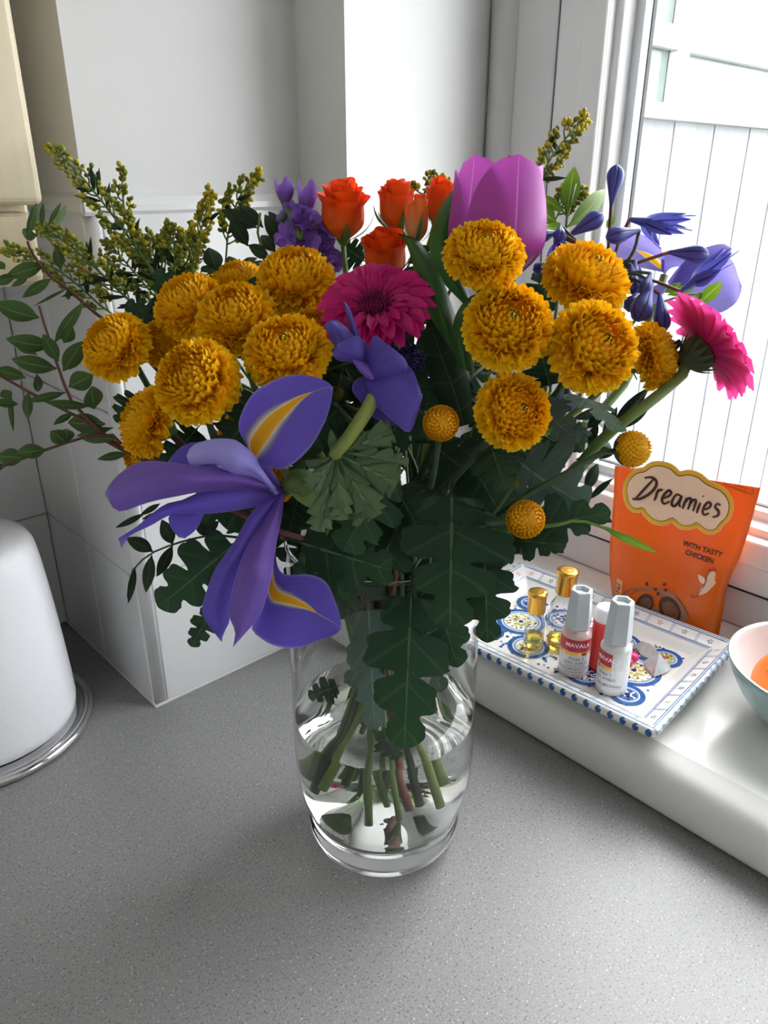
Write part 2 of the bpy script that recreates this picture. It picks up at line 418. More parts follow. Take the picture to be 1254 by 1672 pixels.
for i in range(8):
    for a, b_ in zip(zs, zs[1:]):
        tile_piece('tile', Vector((AX-.2*(i+1), AY+.0025, a)), X, Z, -Y, .2, b_-a, tb)
# quarter-round corner strip
V, Fc = [], []
for z in (.001, TILE_TOP):
    for k in range(9):
        a = math.pi+math.pi/2*k/8
        V.append(Vector((AX+.013+.013*math.cos(a), TY+.013+.013*math.sin(a), z)))
    V.append(Vector((AX+.014, TY+.014, z)))
n = 10
Fc = [(k, (k+1) % n, n+(k+1) % n, n+k) for k in range(n)]+[tuple(range(n-1, -1, -1)), tuple(range(n, 2*n))]
struct('trim_2', V, Fc, M['tile'], 'rounded white corner strip on the tiled wall', sm=False)
for p in bpy.data.objects['trim_2'].data.polygons: p.use_smooth = len(p.vertices) == 4
# top trim tile strip with soft nose
def strip(name, p0, p1, nrm, label):
    V, Fc = [], []
    d = p1-p0
    prof = [(0, -.004), (.006, -.004), (.0085, -.001), (.0085, .004), (.006, .010), (.0, .016)]
    for q in (p0, p1):
        for a, h in prof: V.append(q+nrm*a+Z*h)
    n = len(prof)
    Fc = [(k, k+1, n+k+1, n+k) for k in range(n-1)]+[tuple(range(n)), tuple(range(2*n-1, n-1, -1))]
    return struct(name, V, Fc, M['tile'], label, sm=False)
strip('trim_3', Vector((AX, TY+.006, TILE_TOP)), Vector((WX, TY+.006, TILE_TOP)), -Y, 'tile edge strip along the top of the splashback')
strip('trim_4', Vector((AX+.006, TY, TILE_TOP)), Vector((AX+.006, AY, TILE_TOP)), -X, 'tile edge strip in the alcove')
V, Fc = merge(box(AX, WX, TY-.0005, TY+.001, .0002, .003), box(AX-.0005, AX+.001, TY, AY, .0002, .003))
struct('trim_5', V, Fc, M['grout'], 'sealant line where tiles meet the worktop')
# painted wall above tiles, brown-shaded side face is the same wall turning into the alcove
V, Fc = box(AX+.003, WX+.0, TY+.003, TY+.02, TILE_TOP+.01, ZC)
o = struct('wall_upper', V, Fc, M['wall'], 'white painted wall above the tiles')
V, Fc = box(AX+.004, AX+.03, TY+.021, AY, TILE_TOP+.01, ZC)
struct('wall_upper_side', V, Fc, M['wall'], 'painted side wall of the alcove above the tiles')

# ---- wall cabinet in the alcove
cab = thing('wall_cabinet', 'cream wooden wall cabinet hanging in the alcove', 'cabinet', (.0, .6, .45))
cx1 = .226
o = part('cabinet_body', *box(-.355, cx1-.004, .622, AY-.002, .478, 1.3), M['cream'], cab, sm=False); bevel_obj(o, .003)
o = part('door', *box(-.062, cx1, .60, .6215, .501, 1.3), M['cream'], cab, sm=False); bevel_obj(o, .005, 3)
o = part('door', *box(-.355, -.064, .60, .6215, .501, 1.3), M['cream'], cab, sm=False); bevel_obj(o, .005, 3)
o = part('light_rail', *box(-.355, cx1-.006, .606, .632, .446, .4965), M['cream'], cab, sm=False); bevel_obj(o, .006, 3)

# ---- window sill, frame, sash, pane
prof = [(FR_X+.03, .004), (SILL_X+.006, .0018), (SILL_X+.001, .006), (SILL_X-.001, .018), (SILL_X, .032), (SILL_X+.004, .042), (SILL_X+.011, .049), (SILL_X+.022, SILL_Z), (FR_X+.03, SILL_Z)]
prof = prof[:1]+catmull(prof[1:8], 22)+[(SILL_X+.03, SILL_Z)]+prof[8:]
V = [Vector((a, y, z)) for y in (-1.60, y_c-.0015) for a, z in prof]; n = len(prof)
Fc = [(k, (k+1) % n, n+(k+1) % n, n+k) for k in range(n)]+[tuple(range(n-1, -1, -1)), tuple(range(n, 2*n))]
# tongue of the sill that follows the splayed reveal back to the frame
tv = [(WX+.035, y_c-.002), (FR_X+.02, y_c-.002), (FR_X+.02, y_j-.003), (FR_X-.005, y_j-.003), (WX+.035, y_c+.007)]
V2 = [Vector((x, y, z)) for z in (.004, SILL_Z) for x, y in tv]; m_ = len(tv)
F2 = [tuple(range(m_-1, -1, -1)), tuple(range(m_, 2*m_))]+[(i, (i+1) % m_, m_+(i+1) % m_, m_+i) for i in range(m_)]
V, Fc = merge((V, Fc), (V2, F2))
o = struct('window_sill', V, Fc, M['sill'], 'deep glossy white window sill with a rounded front edge', cat='window sill', sm=False)
for p in o.data.polygons: p.use_smooth = len(p.vertices) == 4 and abs(p.normal.y) < .5 and p.area < .05

win = bpy.data.objects.new('window_1', None); COL.objects.link(win); win.location = (FR_X, 0, SILL_Z); WM[win.name] = Matrix.Translation((FR_X, 0, SILL_Z))
win['kind'] = 'structure'; win['category'] = 'window'; win['label'] = 'white plastic framed double glazed window above the sill'
def frame_ring(name, ya, yb, za, zb, wd, x0, x1, mat, parent, bev=.004):
    """rectangular ring in the window plane: outer ya..yb, za..zb, bar width wd, depth x0..x1"""
    V, Fc = [], []
    outer = [(ya, za), (yb, za), (yb, zb), (ya, zb)]; inner = [(ya+wd, za+wd), (yb-wd, za+wd), (yb-wd, zb-wd), (ya+wd, zb-wd)]
    for x in (x0, x1):
        V += [Vector((x, a, b)) for a, b in outer]+[Vector((x, a, b)) for a, b in inner]
    for k in range(4):
        k2 = (k+1) % 4
        Fc += [(k, k2, 4+k2, 4+k), (8+k, 12+k, 12+k2, 8+k2), (k, 8+k, 8+k2, k2), (4+k, 4+k2, 12+k2, 12+k)]
    o = part(name, V, Fc, mat, parent, sm=False)
    if bev: bevel_obj(o, bev, 3)
    return o
frame_ring('window_frame', -1.60, .645, SILL_Z+.0005, 1.155, .062, FR_X, FR_X+.06, M['upvc'], win, .005)
o = part('mullion', *box(FR_X, FR_X+.06, -.30, -.23, SILL_Z+.055, 1.1), M['upvc'], win, sm=False); bevel_obj(o, .004)
for ya, yb in ((-.228, .581), (-1.536, -.302)):
    za, zb = SILL_Z+.047, 1.094
    frame_ring('gasket', ya, yb, za, zb, .007, FR_X-.0035, FR_X+.02, M['gasket'], win, 0)
    sash = frame_ring('sash', ya+.005, yb-.005, za+.005, zb-.005, .062, FR_X-.012, FR_X+.055, M['upvc'], win, .005)
    frame_ring('sash_step', ya+.036, yb-.036, za+.036, zb-.036, .03, FR_X-.0145, FR_X+.0, M['upvc'], sash, .003)
    frame_ring('glazing_bead', ya+.060, yb-.060, za+.060, zb-.060, .016, FR_X+.0, FR_X+.03, M['upvc'], sash, .003)
    frame_ring('glazing_gasket', ya+.0745, yb-.0745, za+.0745, zb-.0745, .0012, FR_X+.016, FR_X+.02, M['gasket'], sash, 0)
    frame_ring('spacer_bar', ya+.075, yb-.075, za+.075, zb-.075, .012, FR_X+.0225, FR_X+.036, M['spacer'], sash, 0)
    frame_ring('outer_gasket', ya+.086, yb-.086, za+.086, zb-.086, .0022, FR_X+.036, FR_X+.042, M['gasket'], sash, 0)
    part('pane', *box(FR_X+.0195, FR_X+.0215, ya+.066, yb-.066, za+.066, zb-.066), M['pane'], sash, sm=False)

# ---- outside: paving, fence of vertical boards, neighbour's paned window
V, Fc = box(.95, 14, -9, 12, -1.05, -1.0)
struct('ground', V, Fc, M['ground'], 'paving outside the window', cat='ground')
FY, FTOP = 1.35, .720
fen = thing('garden_fence', 'pale whitewashed board fence outside the window', 'fence', (1.2, FY, -1.0))
bw = .135; me0 = None
xx = 1.15; i = 0
while xx < 6.2:
    if me0 is None:
        me0 = mesh('board', *merge(box(0, bw-.0025, 0, .018, -1.0, FTOP-.03)), M['fence'], None, False)
    o = place('board', me0, fen, Matrix.Translation((xx, FY+(.004 if i % 2 else 0), 0))); xx += bw; i += 1
o = part('top_rail', *box(1.1, 6.3, FY-.03, FY+.04, FTOP-.045, FTOP), M['fence_rail'], fen, sm=False); bevel_obj(o, .004)
part('back_board', *box(1.1, 6.3, FY+.026, FY+.032, -1.0, FTOP-.05), M['fence_rail'], fen, sm=False)
ng = thing('neighbour_window', 'white paned window of the building beyond the fence', 'window', (4.2, 2.5, .7))
NY = 2.5
part('wall_panel', *box(2.6, 9, NY+.05, NY+.1, -1, 3.2), M['far_glass'], ng, sm=False)
def nbar(name, x0, x1, z0, z1, y0=NY-.02, y1=NY+.04):
    bevel_obj(part(name, *box(x0, x1, y0, y1, z0, z1), M['white_paint'], ng, sm=False), .008)
nbar('transom', 2.6, 9, 1.155, 1.27); nbar('bottom_rail', 2.6, 9, .60, .70); nbar('top_rail', 2.6, 9, 1.98, 2.1)
for x in (2.95, 4.52, 6.1, 7.7):
    nbar('mullion', x, x+.13, .7, 1.155); nbar('mullion', x, x+.13, 1.27, 1.98)
for x in (3.09, 4.66, 6.24):
    for z0, z1 in ((.70, 1.155), (1.27, 1.98)):
        part('pane', *box(x, x+1.42, NY+.035, NY+.04, z0, z1), M['far_glass'], ng, sm=False)

# ------------------------------------------------------------------ kitchen roll on a chrome stand
rc = (.135, .745)
rh = thing('kitchen_roll_holder', 'chrome kitchen roll stand with a ring base', 'roll holder', (rc[0], rc[1], 0))
prof = [(.0995+.0045*math.cos(a), .0055+.0045*math.sin(a)) for a in [2*math.pi*k/12 for k in range(12)]]
part('base_ring', *lathe(prof, 64, (rc[0], rc[1], 0), True), M['chrome'], rh)
prof = [(0, .002), (.09, .002), (.096, .003), (.096, .006), (.09, .0075), (.0, .0075)]
part('base_plate', *lathe(prof, 64, (rc[0], rc[1], 0)), M['chrome'], rh)
V, Fc, _ = tube([(rc[0], rc[1], .006), (rc[0], rc[1], .24)], .005, 12); part('spindle', V, Fc, M['chrome'], rh)
prof = [(0, .236), (.008, .238), (.012, .246), (.008, .256), (0, .258)]
part('finial', *lathe(smooth_prof(prof, 12), 24, (rc[0], rc[1], 0)), M['chrome'], rh)
rl = thing('kitchen_roll', 'thick roll of white kitchen paper on the chrome stand', 'kitchen roll', (rc[0], rc[1], .009))
prof = [(.021, .010), (.080, .010), (.086, .013), (.0885, .022), (.086, .09), (.0815, .16), (.0775, .196), (.0735, .204), (.066, .2075), (.045, .2085), (.023, .2085), (.021, .206)]
V, Fc = lathe(prof[:2]+smooth_prof(prof[1:9], 26)+prof[9:], 96, (rc[0], rc[1], 0), True)
part('paper', V, Fc, M['paper'], rl)
part('cardboard_core', *lathe([(.0185, .0095), (.0205, .0095), (.0205, .2075), (.0185, .2075)], 32, (rc[0], rc[1], 0), True), plain('cardboard', lin((176, 150, 118)), .9), rl)
# loose end of the sheet
V, Fc = [], []
for i in range(13):
    z = .014+(.196-.014)*i/12
    for k in range(9):
        a = math.radians(196+k*5); r = lerp(.0885, .0778, smooth(z, .02, .20))+.0006+.0012*(k/8)**2
        V.append(Vector((rc[0]+r*math.cos(a), rc[1]+r*math.sin(a), z)))
Fc = [(i*9+k, i*9+k+1, i*9+10+k, i*9+9+k) for i in range(12) for k in range(8)]
part('loose_sheet', V, Fc, M['paper'], rl)

# ------------------------------------------------------------------ painted ceramic tray on the sill
M['glaze'] = plain('white tin glaze', lin((234, 232, 229)), .12, noise=.02, scale=20, spec=.6)
M['blue'] = plain('cobalt blue paint', lin((42, 92, 158)), .15, noise=.25, scale=120)
M['pale_blue'] = plain('pale blue paint', lin((120, 160, 200)), .15, noise=.2, scale=90)
M['navy'] = plain('navy paint', lin((38, 42, 98)), .15)
M['ochre'] = plain('yellow green paint', lin((190, 186, 84)), .2)
M['rose_paint'] = plain('dusty red paint', lin((190, 100, 100)), .2)
TC = Vector((.624, .372, 0)); TA = math.radians(94.0)       # tray centre, direction of its long side
tU = Vector((math.cos(TA-math.pi/2), math.sin(TA-math.pi/2), 0)); tV = Vector((math.cos(TA), math.sin(TA), 0))
HX, HY = .0965, .134
def tp(a, b, z): return TC+tU*a+tV*b+Vector((0, 0, z))
tray = thing('ceramic_tray', 'white rectangular ceramic tray painted with blue flowers on the sill', 'tray', (TC.x, TC.y, SILL_Z))
def rrect(hx, hy, r, n=6):
    out = []
    for cx_, cy_, a0 in ((hx-r, hy-r, 0), (-hx+r, hy-r, 90), (-hx+r, -hy+r, 180), (hx-r, -hy+r, 270)):
        for k in range(n+1):
            a = math.radians(a0+90*k/n); out.append((cx_+r*math.cos(a), cy_+r*math.sin(a)))
    return out
rings = [(.030, SILL_Z+.0004, .010), (.026, SILL_Z+.002, .010), (.006, .0665, .008), (.001, .0685, .006), (0, .0705, .006), (0, .0755, .006), (.0015, .0772, .006), (.004, .0772, .006), (.021, .0690, .005), (.026, .0660, .004), (.031, .0612, .006), (.034, .0602, .008)]
V, Fc = [], []
for ins, z, r in rings:
    V += [tp(a, b, z) for a, b in rrect(HX-ins, HY-ins, r)]
n = len(rrect(.1, .1, .01))
for i in range(len(rings)-1):
    for k in range(n): Fc.append((i*n+k, i*n+(k+1) % n, (i+1)*n+(k+1) % n, (i+1)*n+k))
Fc.append(tuple(range(n-1, -1, -1))); Fc.append(tuple((len(rings)-1)*n+k for k in range(n)))
part('dish', V, Fc, M['glaze'], tray)
def rim_z(o): return .0772-(.0082)*max(0, (o-.004))/.017+.00035
FLZ = .0602+.0003
paint = {k: ([], []) for k in ('blue', 'pale_blue', 'navy', 'ochre', 'rose_paint', 'glaze')}
def add(key, pts):
    V, Fc = paint[key]; n = len(V); V += pts; Fc.append(tuple(range(n, n+len(pts))))
def rim_pt(side, s, o):
    """side 0:+a 1:-a 2:+b 3:-b ; s along, o inward from the outer edge"""
    z = rim_z(o)
    return (tp(HX-o, s, z), tp(-HX+o, -s, z), tp(-s, HY-o, z), tp(s, -HY+o, z))[side]
for side in range(4):
    half = HY if side < 2 else HX
    for o0, o1, key in ((.0035, .0047, 'pale_blue'), (.0060, .0068, 'blue'), (.0182, .0190, 'blue'), (.0200, .0208, 'pale_blue')):
        s0 = half-o0
        add(key, [rim_pt(side, -s0, o0), rim_pt(side, s0, o0), rim_pt(side, half-o1, o1), rim_pt(side, -half+o1, o1)])
    cnt = 9 if side < 2 else 6
    for i in range(cnt):
        s = -half+.024+(2*half-.048)*(i+.0)/(cnt-1)
        c = ('blue', 'navy', 'rose_paint', 'navy', 'ochre', 'blue')[(i+side) % 6]
        for k in range(5):
            a = 2*math.pi*k/5+i; q = []
            for dr, da in ((.0012, -.5), (.0040, 0), (.0012, .5)):
                q.append(rim_pt(side, s+dr*math.cos(a+da), .0125+dr*math.sin(a+da)))
            add(c, q if side in (0, 1) else q)
        if i < cnt-1:
            sm_ = s+(2*half-.048)/(cnt-1)/2
            for d in (-.0009, .0009):
                add('pale_blue', [rim_pt(side, sm_+d-.0003, .007), rim_pt(side, sm_+d+.0003, .007), rim_pt(side, sm_+d+.0003, .018), rim_pt(side, sm_+d-.0003, .018)])
    # dots along the outer edge
    nd = int(2*half/.0125)
    for i in range(nd+1):
        s = -half+.006+(2*half-.012)*i/nd
        rr = .0031 if side in (1,) else .0028
        pts = []
        for k in range(8):
            a = 2*math.pi*k/8+.3; ds, dz = rr*math.cos(a)*1.05, rr*1.25*math.sin(a)
            o_ = -.0005
            z = .0732+max(-.0036, dz)
            if z > .0760: o_ += (z-.0760)*1.6; z = min(z, .0776)
            pts.append((tp(HX-o_, s+ds, z), tp(-HX+o_, -s-ds, z), tp(-s-ds, HY-o_, z), tp(s+ds, -HY+o_, z))[side])
        add('blue' if side in (1, 0) else 'pale_blue', pts)
        if side in (2, 3):     # short ends: brush marks that run over the lip
            q = [(s-.0022, -.0004, .0765), (s+.0022, -.0004, .0765), (s+.0020, .0032, .0778), (s-.0020, .0032, .0778)]
            add('pale_blue', [(tp(-a, HY-o_, z) if side == 2 else tp(a, -HY+o_, z)) for a, o_, z in q])
def ring(key, a, b, r0, r1, z, a0=0, a1=360, n=28):
    for k in range(n):
        t0, t1 = math.radians(a0+(a1-a0)*k/n), math.radians(a0+(a1-a0)*(k+1)/n)
        add(key, [tp(a+r0*math.cos(t0), b+r0*math.sin(t0), z), tp(a+r1*math.cos(t0), b+r1*math.sin(t0), z), tp(a+r1*math.cos(t1), b+r1*math.sin(t1), z), tp(a+r0*math.cos(t1), b+r0*math.sin(t1), z)])
def disc(key, a, b, r, z, n=8, ph=0):
    add(key, [tp(a+r*math.cos(ph+2*math.pi*k/n), b+r*math.sin(ph+2*math.pi*k/n), z) for k in range(n)])
random.seed(3)
for i, (a, b, r, kind) in enumerate([(0, -.068, .027, 1), (0, .0, .028, 0), (0, .068, .027, 1), (-.037, -.034, .022, 0), (.037, -.034, .022, 1), (-.037, .034, .022, 1), (.037, .034, .022, 0), (.042, -.082, .017, 1), (-.042, -.082, .017, 0), (.042, .082, .017, 0), (-.042, .082, .017, 1)]):
    z = FLZ+.00005*i
    disc('glaze', a, b, r, z, 28)
    ring('blue', a, b, r-.0050, r, z+.00012); ring('pale_blue', a, b, r-.0085, r-.0062, z+.00012)
    for k in range(int(44*(r/.024)**2)):
        t, q = random.random()*6.28, (r-.009)*math.sqrt(random.random())
        disc('ochre' if kind and k % 3 else 'navy', a+q*math.cos(t), b+q*math.sin(t), .0011+.0007*random.random(), z+.00016, 6, t)
    for k in range(6):
        t = k*math.pi/3; disc('blue' if not kind else 'ochre', a+.0065*math.cos(t), b+.0065*math.sin(t), .0026, z+.00020, 7)
    disc('rose_paint' if i % 2 else 'navy', a, b, .0028, z+.00024, 8)
for k in range(420):
    a, b = random.uniform(-.058, .058), random.uniform(-.096, .096)
    disc(('navy', 'blue', 'pale_blue')[k % 3], a, b, .0013+.0010*random.random(), FLZ-.0001, 6)
for key, (V, Fc) in paint.items():
    if V: part('painted_pattern', V, Fc, M[key], tray, sm=False, kind='stuff')

# ------------------------------------------------------------------ bottles on the tray
FL = .0612
M['clear'] = solid_glass('clear bottle glass', (1, 1, 1), 1.45)
M['clear_thin'] = thin_glass('clear vial glass', (.93, .94, .95), 2.6)
M['gold'] = plain('polished gold cap', lin((226, 172, 70)), .22, 1, noise=.05, scale=300)
M['perfume'] = solid_glass('amber perfume', lin((245, 215, 60)), 1.33)
M['grey_cap'] = plain('pale grey plastic cap', lin((196, 202, 206)), .35)
M['polish'] = plain('milky pink polish', lin((226, 192, 190)), .15, spec=.6, coat=.5)
M['polish2'] = plain('milky white polish', lin((220, 220, 220)), .15, spec=.6, coat=.5)
M['label_red'] = plain('red label', lin((196, 30, 52)), .35)
M['label_white'] = plain('white label', lin((228, 228, 232)), .4)
M['label_text'] = plain('grey label print', lin((110, 108, 118)), .5)
M['white_print'] = plain('white print', lin((250, 240, 240)), .5)
M['coral'] = plain('coral red plastic', lin((236, 70, 62)), .3)
M['white_plastic'] = plain('white plastic', lin((236, 236, 238)), .3)
M['pink'] = plain('hot pink resin', lin((222, 52, 120)), .3)
M['black'] = plain('black bead', (.02, .02, .025), .3)
M['silver'] = plain('frosted silver', lin((200, 202, 206)), .35, .35)
def text_mesh(body, size, extr=0, shear=0, bold=0, spacing=1.0):
    cu = bpy.data.curves.new('lettering', 'FONT'); cu.body = body; cu.size = size; cu.shear = shear; cu.offset = bold
    cu.align_x = 'CENTER'; cu.align_y = 'CENTER'; cu.space_character = spacing; cu.resolution_u = 3
    ob = bpy.data.objects.new('lettering_tmp', cu); COL.objects.link(ob)
    dg = bpy.context.evaluated_depsgraph_get()
    me = bpy.data.meshes.new_from_object(ob.evaluated_get(dg))
    vs_ = [v.co.copy() for v in me.vertices]; fs = [tuple(p.vertices) for p in me.polygons]
    bpy.data.objects.remove(ob); bpy.data.meshes.remove(me); bpy.data.curves.remove(cu)
    return vs_, fs
def wrap_text(body, size, c, r, z, ang, parent, mat, **kw):
    """flat lettering wrapped on a cylinder of radius r around c at height z; ang = facing direction"""
    vs_, fs = text_mesh(body, size, **kw); V = []
    for v in vs_:
        a = ang+v.x/r
        V.append(Vector((c[0]+r*math.cos(a), c[1]+r*math.sin(a), z+v.y)))
    return part('lettering', V, fs, mat, parent, sm=False)
def band(c, r, z0, z1, a0, a1, n=20):
    V = [Vector((c[0]+r*math.cos(lerp(a0, a1, k/n)), c[1]+r*math.sin(lerp(a0, a1, k/n)), z)) for z in (z0, z1) for k in range(n+1)]
    return V, [(k, k+1, n+2+k, n+1+k) for k in range(n)]
def cam_ang(c): return math.atan2(-c[1], -c[0])

def vial(px, py, ztop, r, label, cap_h, cap_r, fill, facet):
    c = on_z(px, py, FL); c = (c.x, c.y)
    v = thing('perfume_vial', label, 'perfume bottle', (c[0], c[1], FL))
    H = ztop-FL; hb = H-cap_h
    seg = 8 if facet else 24
    prof = smooth_prof([(.0, .0004), (r*.8, .0004), (r, .003), (r, hb*.55), (r*.96, hb*.72), (cap_r*.85, hb*.92), (cap_r*.8, hb+.002)], 26)
    inner = [(max(0, p[0]-.0012), p[1]+.003) for p in prof]
    part('glass_body', *lathe(prof, 28 if not facet else 10, (c[0], c[1], FL)), M['clear_thin'], v, sm=not facet)
    pl = smooth_prof([(0, .0035), (r*.72, .0035), (r*.84, .006), (r*.84, fill*hb)], 10)+[(0, fill*hb)]
    part('perfume', *lathe(pl, 24, (c[0], c[1], FL)), M['perfume'], v)
    pc = [(0, hb), (cap_r*.94, hb), (cap_r, hb+.001), (cap_r, H-.0048), (cap_r*1.06, H-.0042), (cap_r*1.06, H-.0016), (cap_r*.98, H-.0003), (cap_r*.6, H-.0006), (0, H)]
    part('gold_cap', *lathe(pc, 28, (c[0], c[1], FL)), M['gold'], v)
    return v
vial(870, 1058, .130, .0105, 'small perfume vial with a short gold cap beside the nail varnish', .024, .0095, .40, False)
vial(914, 1054, .1525, .0165, 'larger faceted glass perfume bottle with a tall gold cap on the tray', .027, .0105, .16, True)

def varnish(px, py, ztop, label, polish, turn, lines):
    c = on_z(px, py, FL); c = (c.x, c.y)
    v = thing('nail_varnish', label, 'nail varnish', (c[0], c[1], FL))
    H = ztop-FL; r = .0148; hb = H*.56
    prof = smooth_prof([(0, .0003), (r*.9, .0003), (r, .002), (r, hb*.80), (r*.97, hb*.90), (r*.78, hb*.985), (r*.6, hb+.003)], 30)
    part('bottle', *lathe(prof, 40, (c[0], c[1], FL)), polish, v)
    # hexagonal cap that flares a little, hollow at the top
    V, Fc = [], []
    prof = [(.0128, hb), (.0132, hb+.001), (.0108, H-.001), (.0100, H), (.0078, H), (.0074, H-.004), (0, H-.004)]
    for rr, z in prof:
        for k in range(6):
            a = turn+math.pi/3*k; V.append(Vector((c[0]+rr*math.cos(a), c[1]+rr*math.sin(a), FL+z)))
    for i in range(len(prof)-1):
        for k in range(6): Fc.append((i*6+k, i*6+(k+1) % 6, i*6+6+(k+1) % 6, i*6+6+k))
    part('cap', V, Fc, M['grey_cap'], v, sm=False)
    a = cam_ang(c)
    la = part('label', *band(c, r+.0002, FL+.004, FL+hb*.52, a-1.5, a+1.5), M['label_white'], v, sm=True)
    rd = part('red_label', *band(c, r+.0003, FL+hb*.58, FL+hb*.84, a-1.5+turn*.0, a+lines[0]), M['label_red'], v, sm=True)
    part('gold_line', *band(c, r+.0003, FL+hb*.50, FL+hb*.56, a-1.2, a+lines[0]), M['gold'], v, sm=True)
    wrap_text('MAVALA', .0066, c, r+.0006, FL+hb*.72, a+lines[1], v, M['white_print'], bold=.0001)
    for body, z, sz in lines[2]:
        wrap_text(body, sz, c, r+.0006, FL+hb*z, a+lines[3], v, M['label_text'])
    return v
varnish(935, 1093, .1541, 'nail varnish bottle with the whole red label showing and pink fluid', M['polish'], .35, (1.15, .18, [('Phase 2', .43, .0050), ('NAIL SHIELD', .335, .0042), ('Protection Screen', .27, .0028), ('BOUCLIER DE L\'ONGLE', .20, .0036), ('Ecran de protection', .135, .0026)], .15))
varnish(997, 1122, .159, 'nail varnish bottle turned so its red label is half hidden', M['polish2'], .15, (-.12, -.42, [('Phase 1', .43, .0046), ('NAIL SHIELD', .335, .0040), ('BOUCLIER DE L\'ONGLE', .20, .0034)], -.5))
c = on_z(975, 1090, FL); c = (c.x+.004, c.y)
v = thing('lip_balm_tube', 'coral red tube with a white cap standing behind the varnish', 'tube', (c[0], c[1], FL))
part('tube_body', *lathe(smooth_prof([(0, .0003), (.0105, .0003), (.0118, .002), (.0118, .05), (.0116, .055)], 20)+[(.0108, .0555), (0, .0555)], 32, (c[0], c[1], FL)), M['coral'], v)
part('cap', *lathe(smooth_prof([(.0109, .0555), (.0112, .057), (.0110, .066), (.0095, .070), (.004, .0712), (0, .0712)], 18), 32, (c[0], c[1], FL)), M['white_plastic'], v)
# small pink trinket and folded silver leaf ornament
c = on_z(1031, 1078, FL)
v = thing('pink_charm', 'tiny hot pink charm with a black bead on the tray', 'charm', (c.x, c.y, FL))
V, Fc = lathe(smooth_prof([(0, .0003), (.005, .0006), (.007, .004), (.0055, .008), (.002, .0095), (0, .0095)], 12), 16, (c.x, c.y, FL)); part('pink_body', V, Fc, M['pink'], v)
V, Fc = lathe(smooth_prof([(0, .0003), (.0035, .0005), (.0045, .003), (.003, .006), (0, .0065)], 10), 14, (c.x-.009, c.y-.002, FL)); part('pink_body', V, Fc, M['pink'], v)
V, Fc = lathe(smooth_prof([(0, .0003), (.003, .0008), (.004, .004), (.003, .0075), (0, .0085)], 10), 14, (c.x+.009, c.y+.002, FL)); part('black_bead', V, Fc, M['black'], v)
c = on_z(1072, 1086, FL)
v = thing('silver_leaf_ornament', 'small folded silvery leaf ornament lying on the tray', 'ornament', (c.x, c.y, FL))
def fold_leaf(p, d, length, width, lift):
    d = d.normalized(); s = Vector((-d.y, d.x, 0)); V, Fc = [], []
    N = 9
    for i in range(N):
        u = i/(N-1); wd = width*math.sin(math.pi*(.06+.94*u)**.8)
        for k, (sv, h) in enumerate(((-1, .0005), (-.5, .004+lift*.4), (0, .008+lift), (.5, .004+lift*.4), (1, .0005))):
            V.append(p+d*length*u+s*wd*sv+Vector((0, 0, .0006+h*math.sin(math.pi*min(1, .1+u*.9))**.7)))
    Fc = [(i*5+k, i*5+k+1, i*5+6+k, i*5+5+k) for i in range(N-1) for k in range(4)]
    return V, Fc
p0 = Vector((c.x+.012, c.y+.004, FL))
part('leaf_plate', *fold_leaf(p0, Vector((-.9, -.35, 0)), .036, .013, .004), M['silver'], v, sm=False)
part('leaf_plate', *fold_leaf(p0, Vector((.1, .9, 0)), .03, .010, .003), M['silver'], v, sm=False)

# ------------------------------------------------------------------ treat bag standing behind the tray
b0, b1 = Vector((.738, .398, SILL_Z+.0006)), Vector((.760, .275, SILL_Z+.0006))
bd = (b1-b0).normalized(); bn = Vector((bd.y, -bd.x, 0)).normalized()
if bn.dot(CAM-b0) < 0: bn = -bn
LEAN = math.radians(3); bup = (Z*math.cos(LEAN)-bn*math.sin(LEAN)).normalized(); bnn = bd.cross(bup).normalized()
if bnn.dot(CAM-b0) < 0: bnn = -bnn
def bag_ah(px, py):
    r = ray(px, py); t = (b0-CAM).dot(bnn)/r.dot(bnn); q = CAM+r*t-b0
    return q.dot(bd), q.dot(bup)
EL = [bag_ah(*p) for p in [(1000, 978), (998, 955), (995, 933), (996, 886), (1001, 830), (1003, 800), (1004, 760)]]
ER = [bag_ah(*p) for p in [(1174, 1035), (1180, 1000), (1185, 965), (1194, 940), (1207, 915), (1222, 870), (1233, 830), (1242, 797)]]
TOPH = .5*(EL[-1][1]+ER[-1][1])
def edge(E, h):
    if h <= E[0][1]: return E[0][0]
    for (a, ha), (b, hb) in zip(E, E[1:]):
        if h <= hb: return lerp(a, b, (h-ha)/max(1e-6, hb-ha))
    return E[-1][0]
def bag_pt(a, h, off=0):
    v = (a-edge(EL, h))/(edge(ER, h)-edge(EL, h)); v = max(0, min(1, v))
    bulge = .018*(1-max(0, h)/TOPH)*(1-abs(2*v-1)**5)
    return b0+bd*a+bup*h+bnn*(bulge+off)
M['bag'] = plain('orange foil bag', lin((246, 118, 16)), .25, noise=.05, scale=14, spec=.5, bump=.25, bscale=22)
nt = M['bag'].node_tree; tr = node(nt, 'ShaderNodeBsdfTranslucent'); tr.inputs['Color'].default_value = rgb(lin((255, 140, 30)))
ms = node(nt, 'ShaderNodeMixShader'); ms.inputs[0].default_value = .22      # thin plastic lets daylight through
nt.links.new(nt.nodes['Principled BSDF'].outputs[0], ms.inputs[1]); nt.links.new(tr.outputs[0], ms.inputs[2]); nt.links.new(ms.outputs[0], nt.nodes['Material Output'].inputs['Surface'])
M['bag_peach'] = plain('peach print', lin((252, 214, 184)), .32)
M['bag_yellow'] = plain('yellow print', lin((250, 190, 20)), .3)
M['bag_brown'] = plain('dark brown print', lin((74, 34, 22)), .4)
M['bag_pale'] = plain('pale orange print', lin((255, 190, 120)), .35)
M['biscuit'] = plain('brown biscuit print', lin((128, 84, 60)), .5, noise=.3, scale=160)
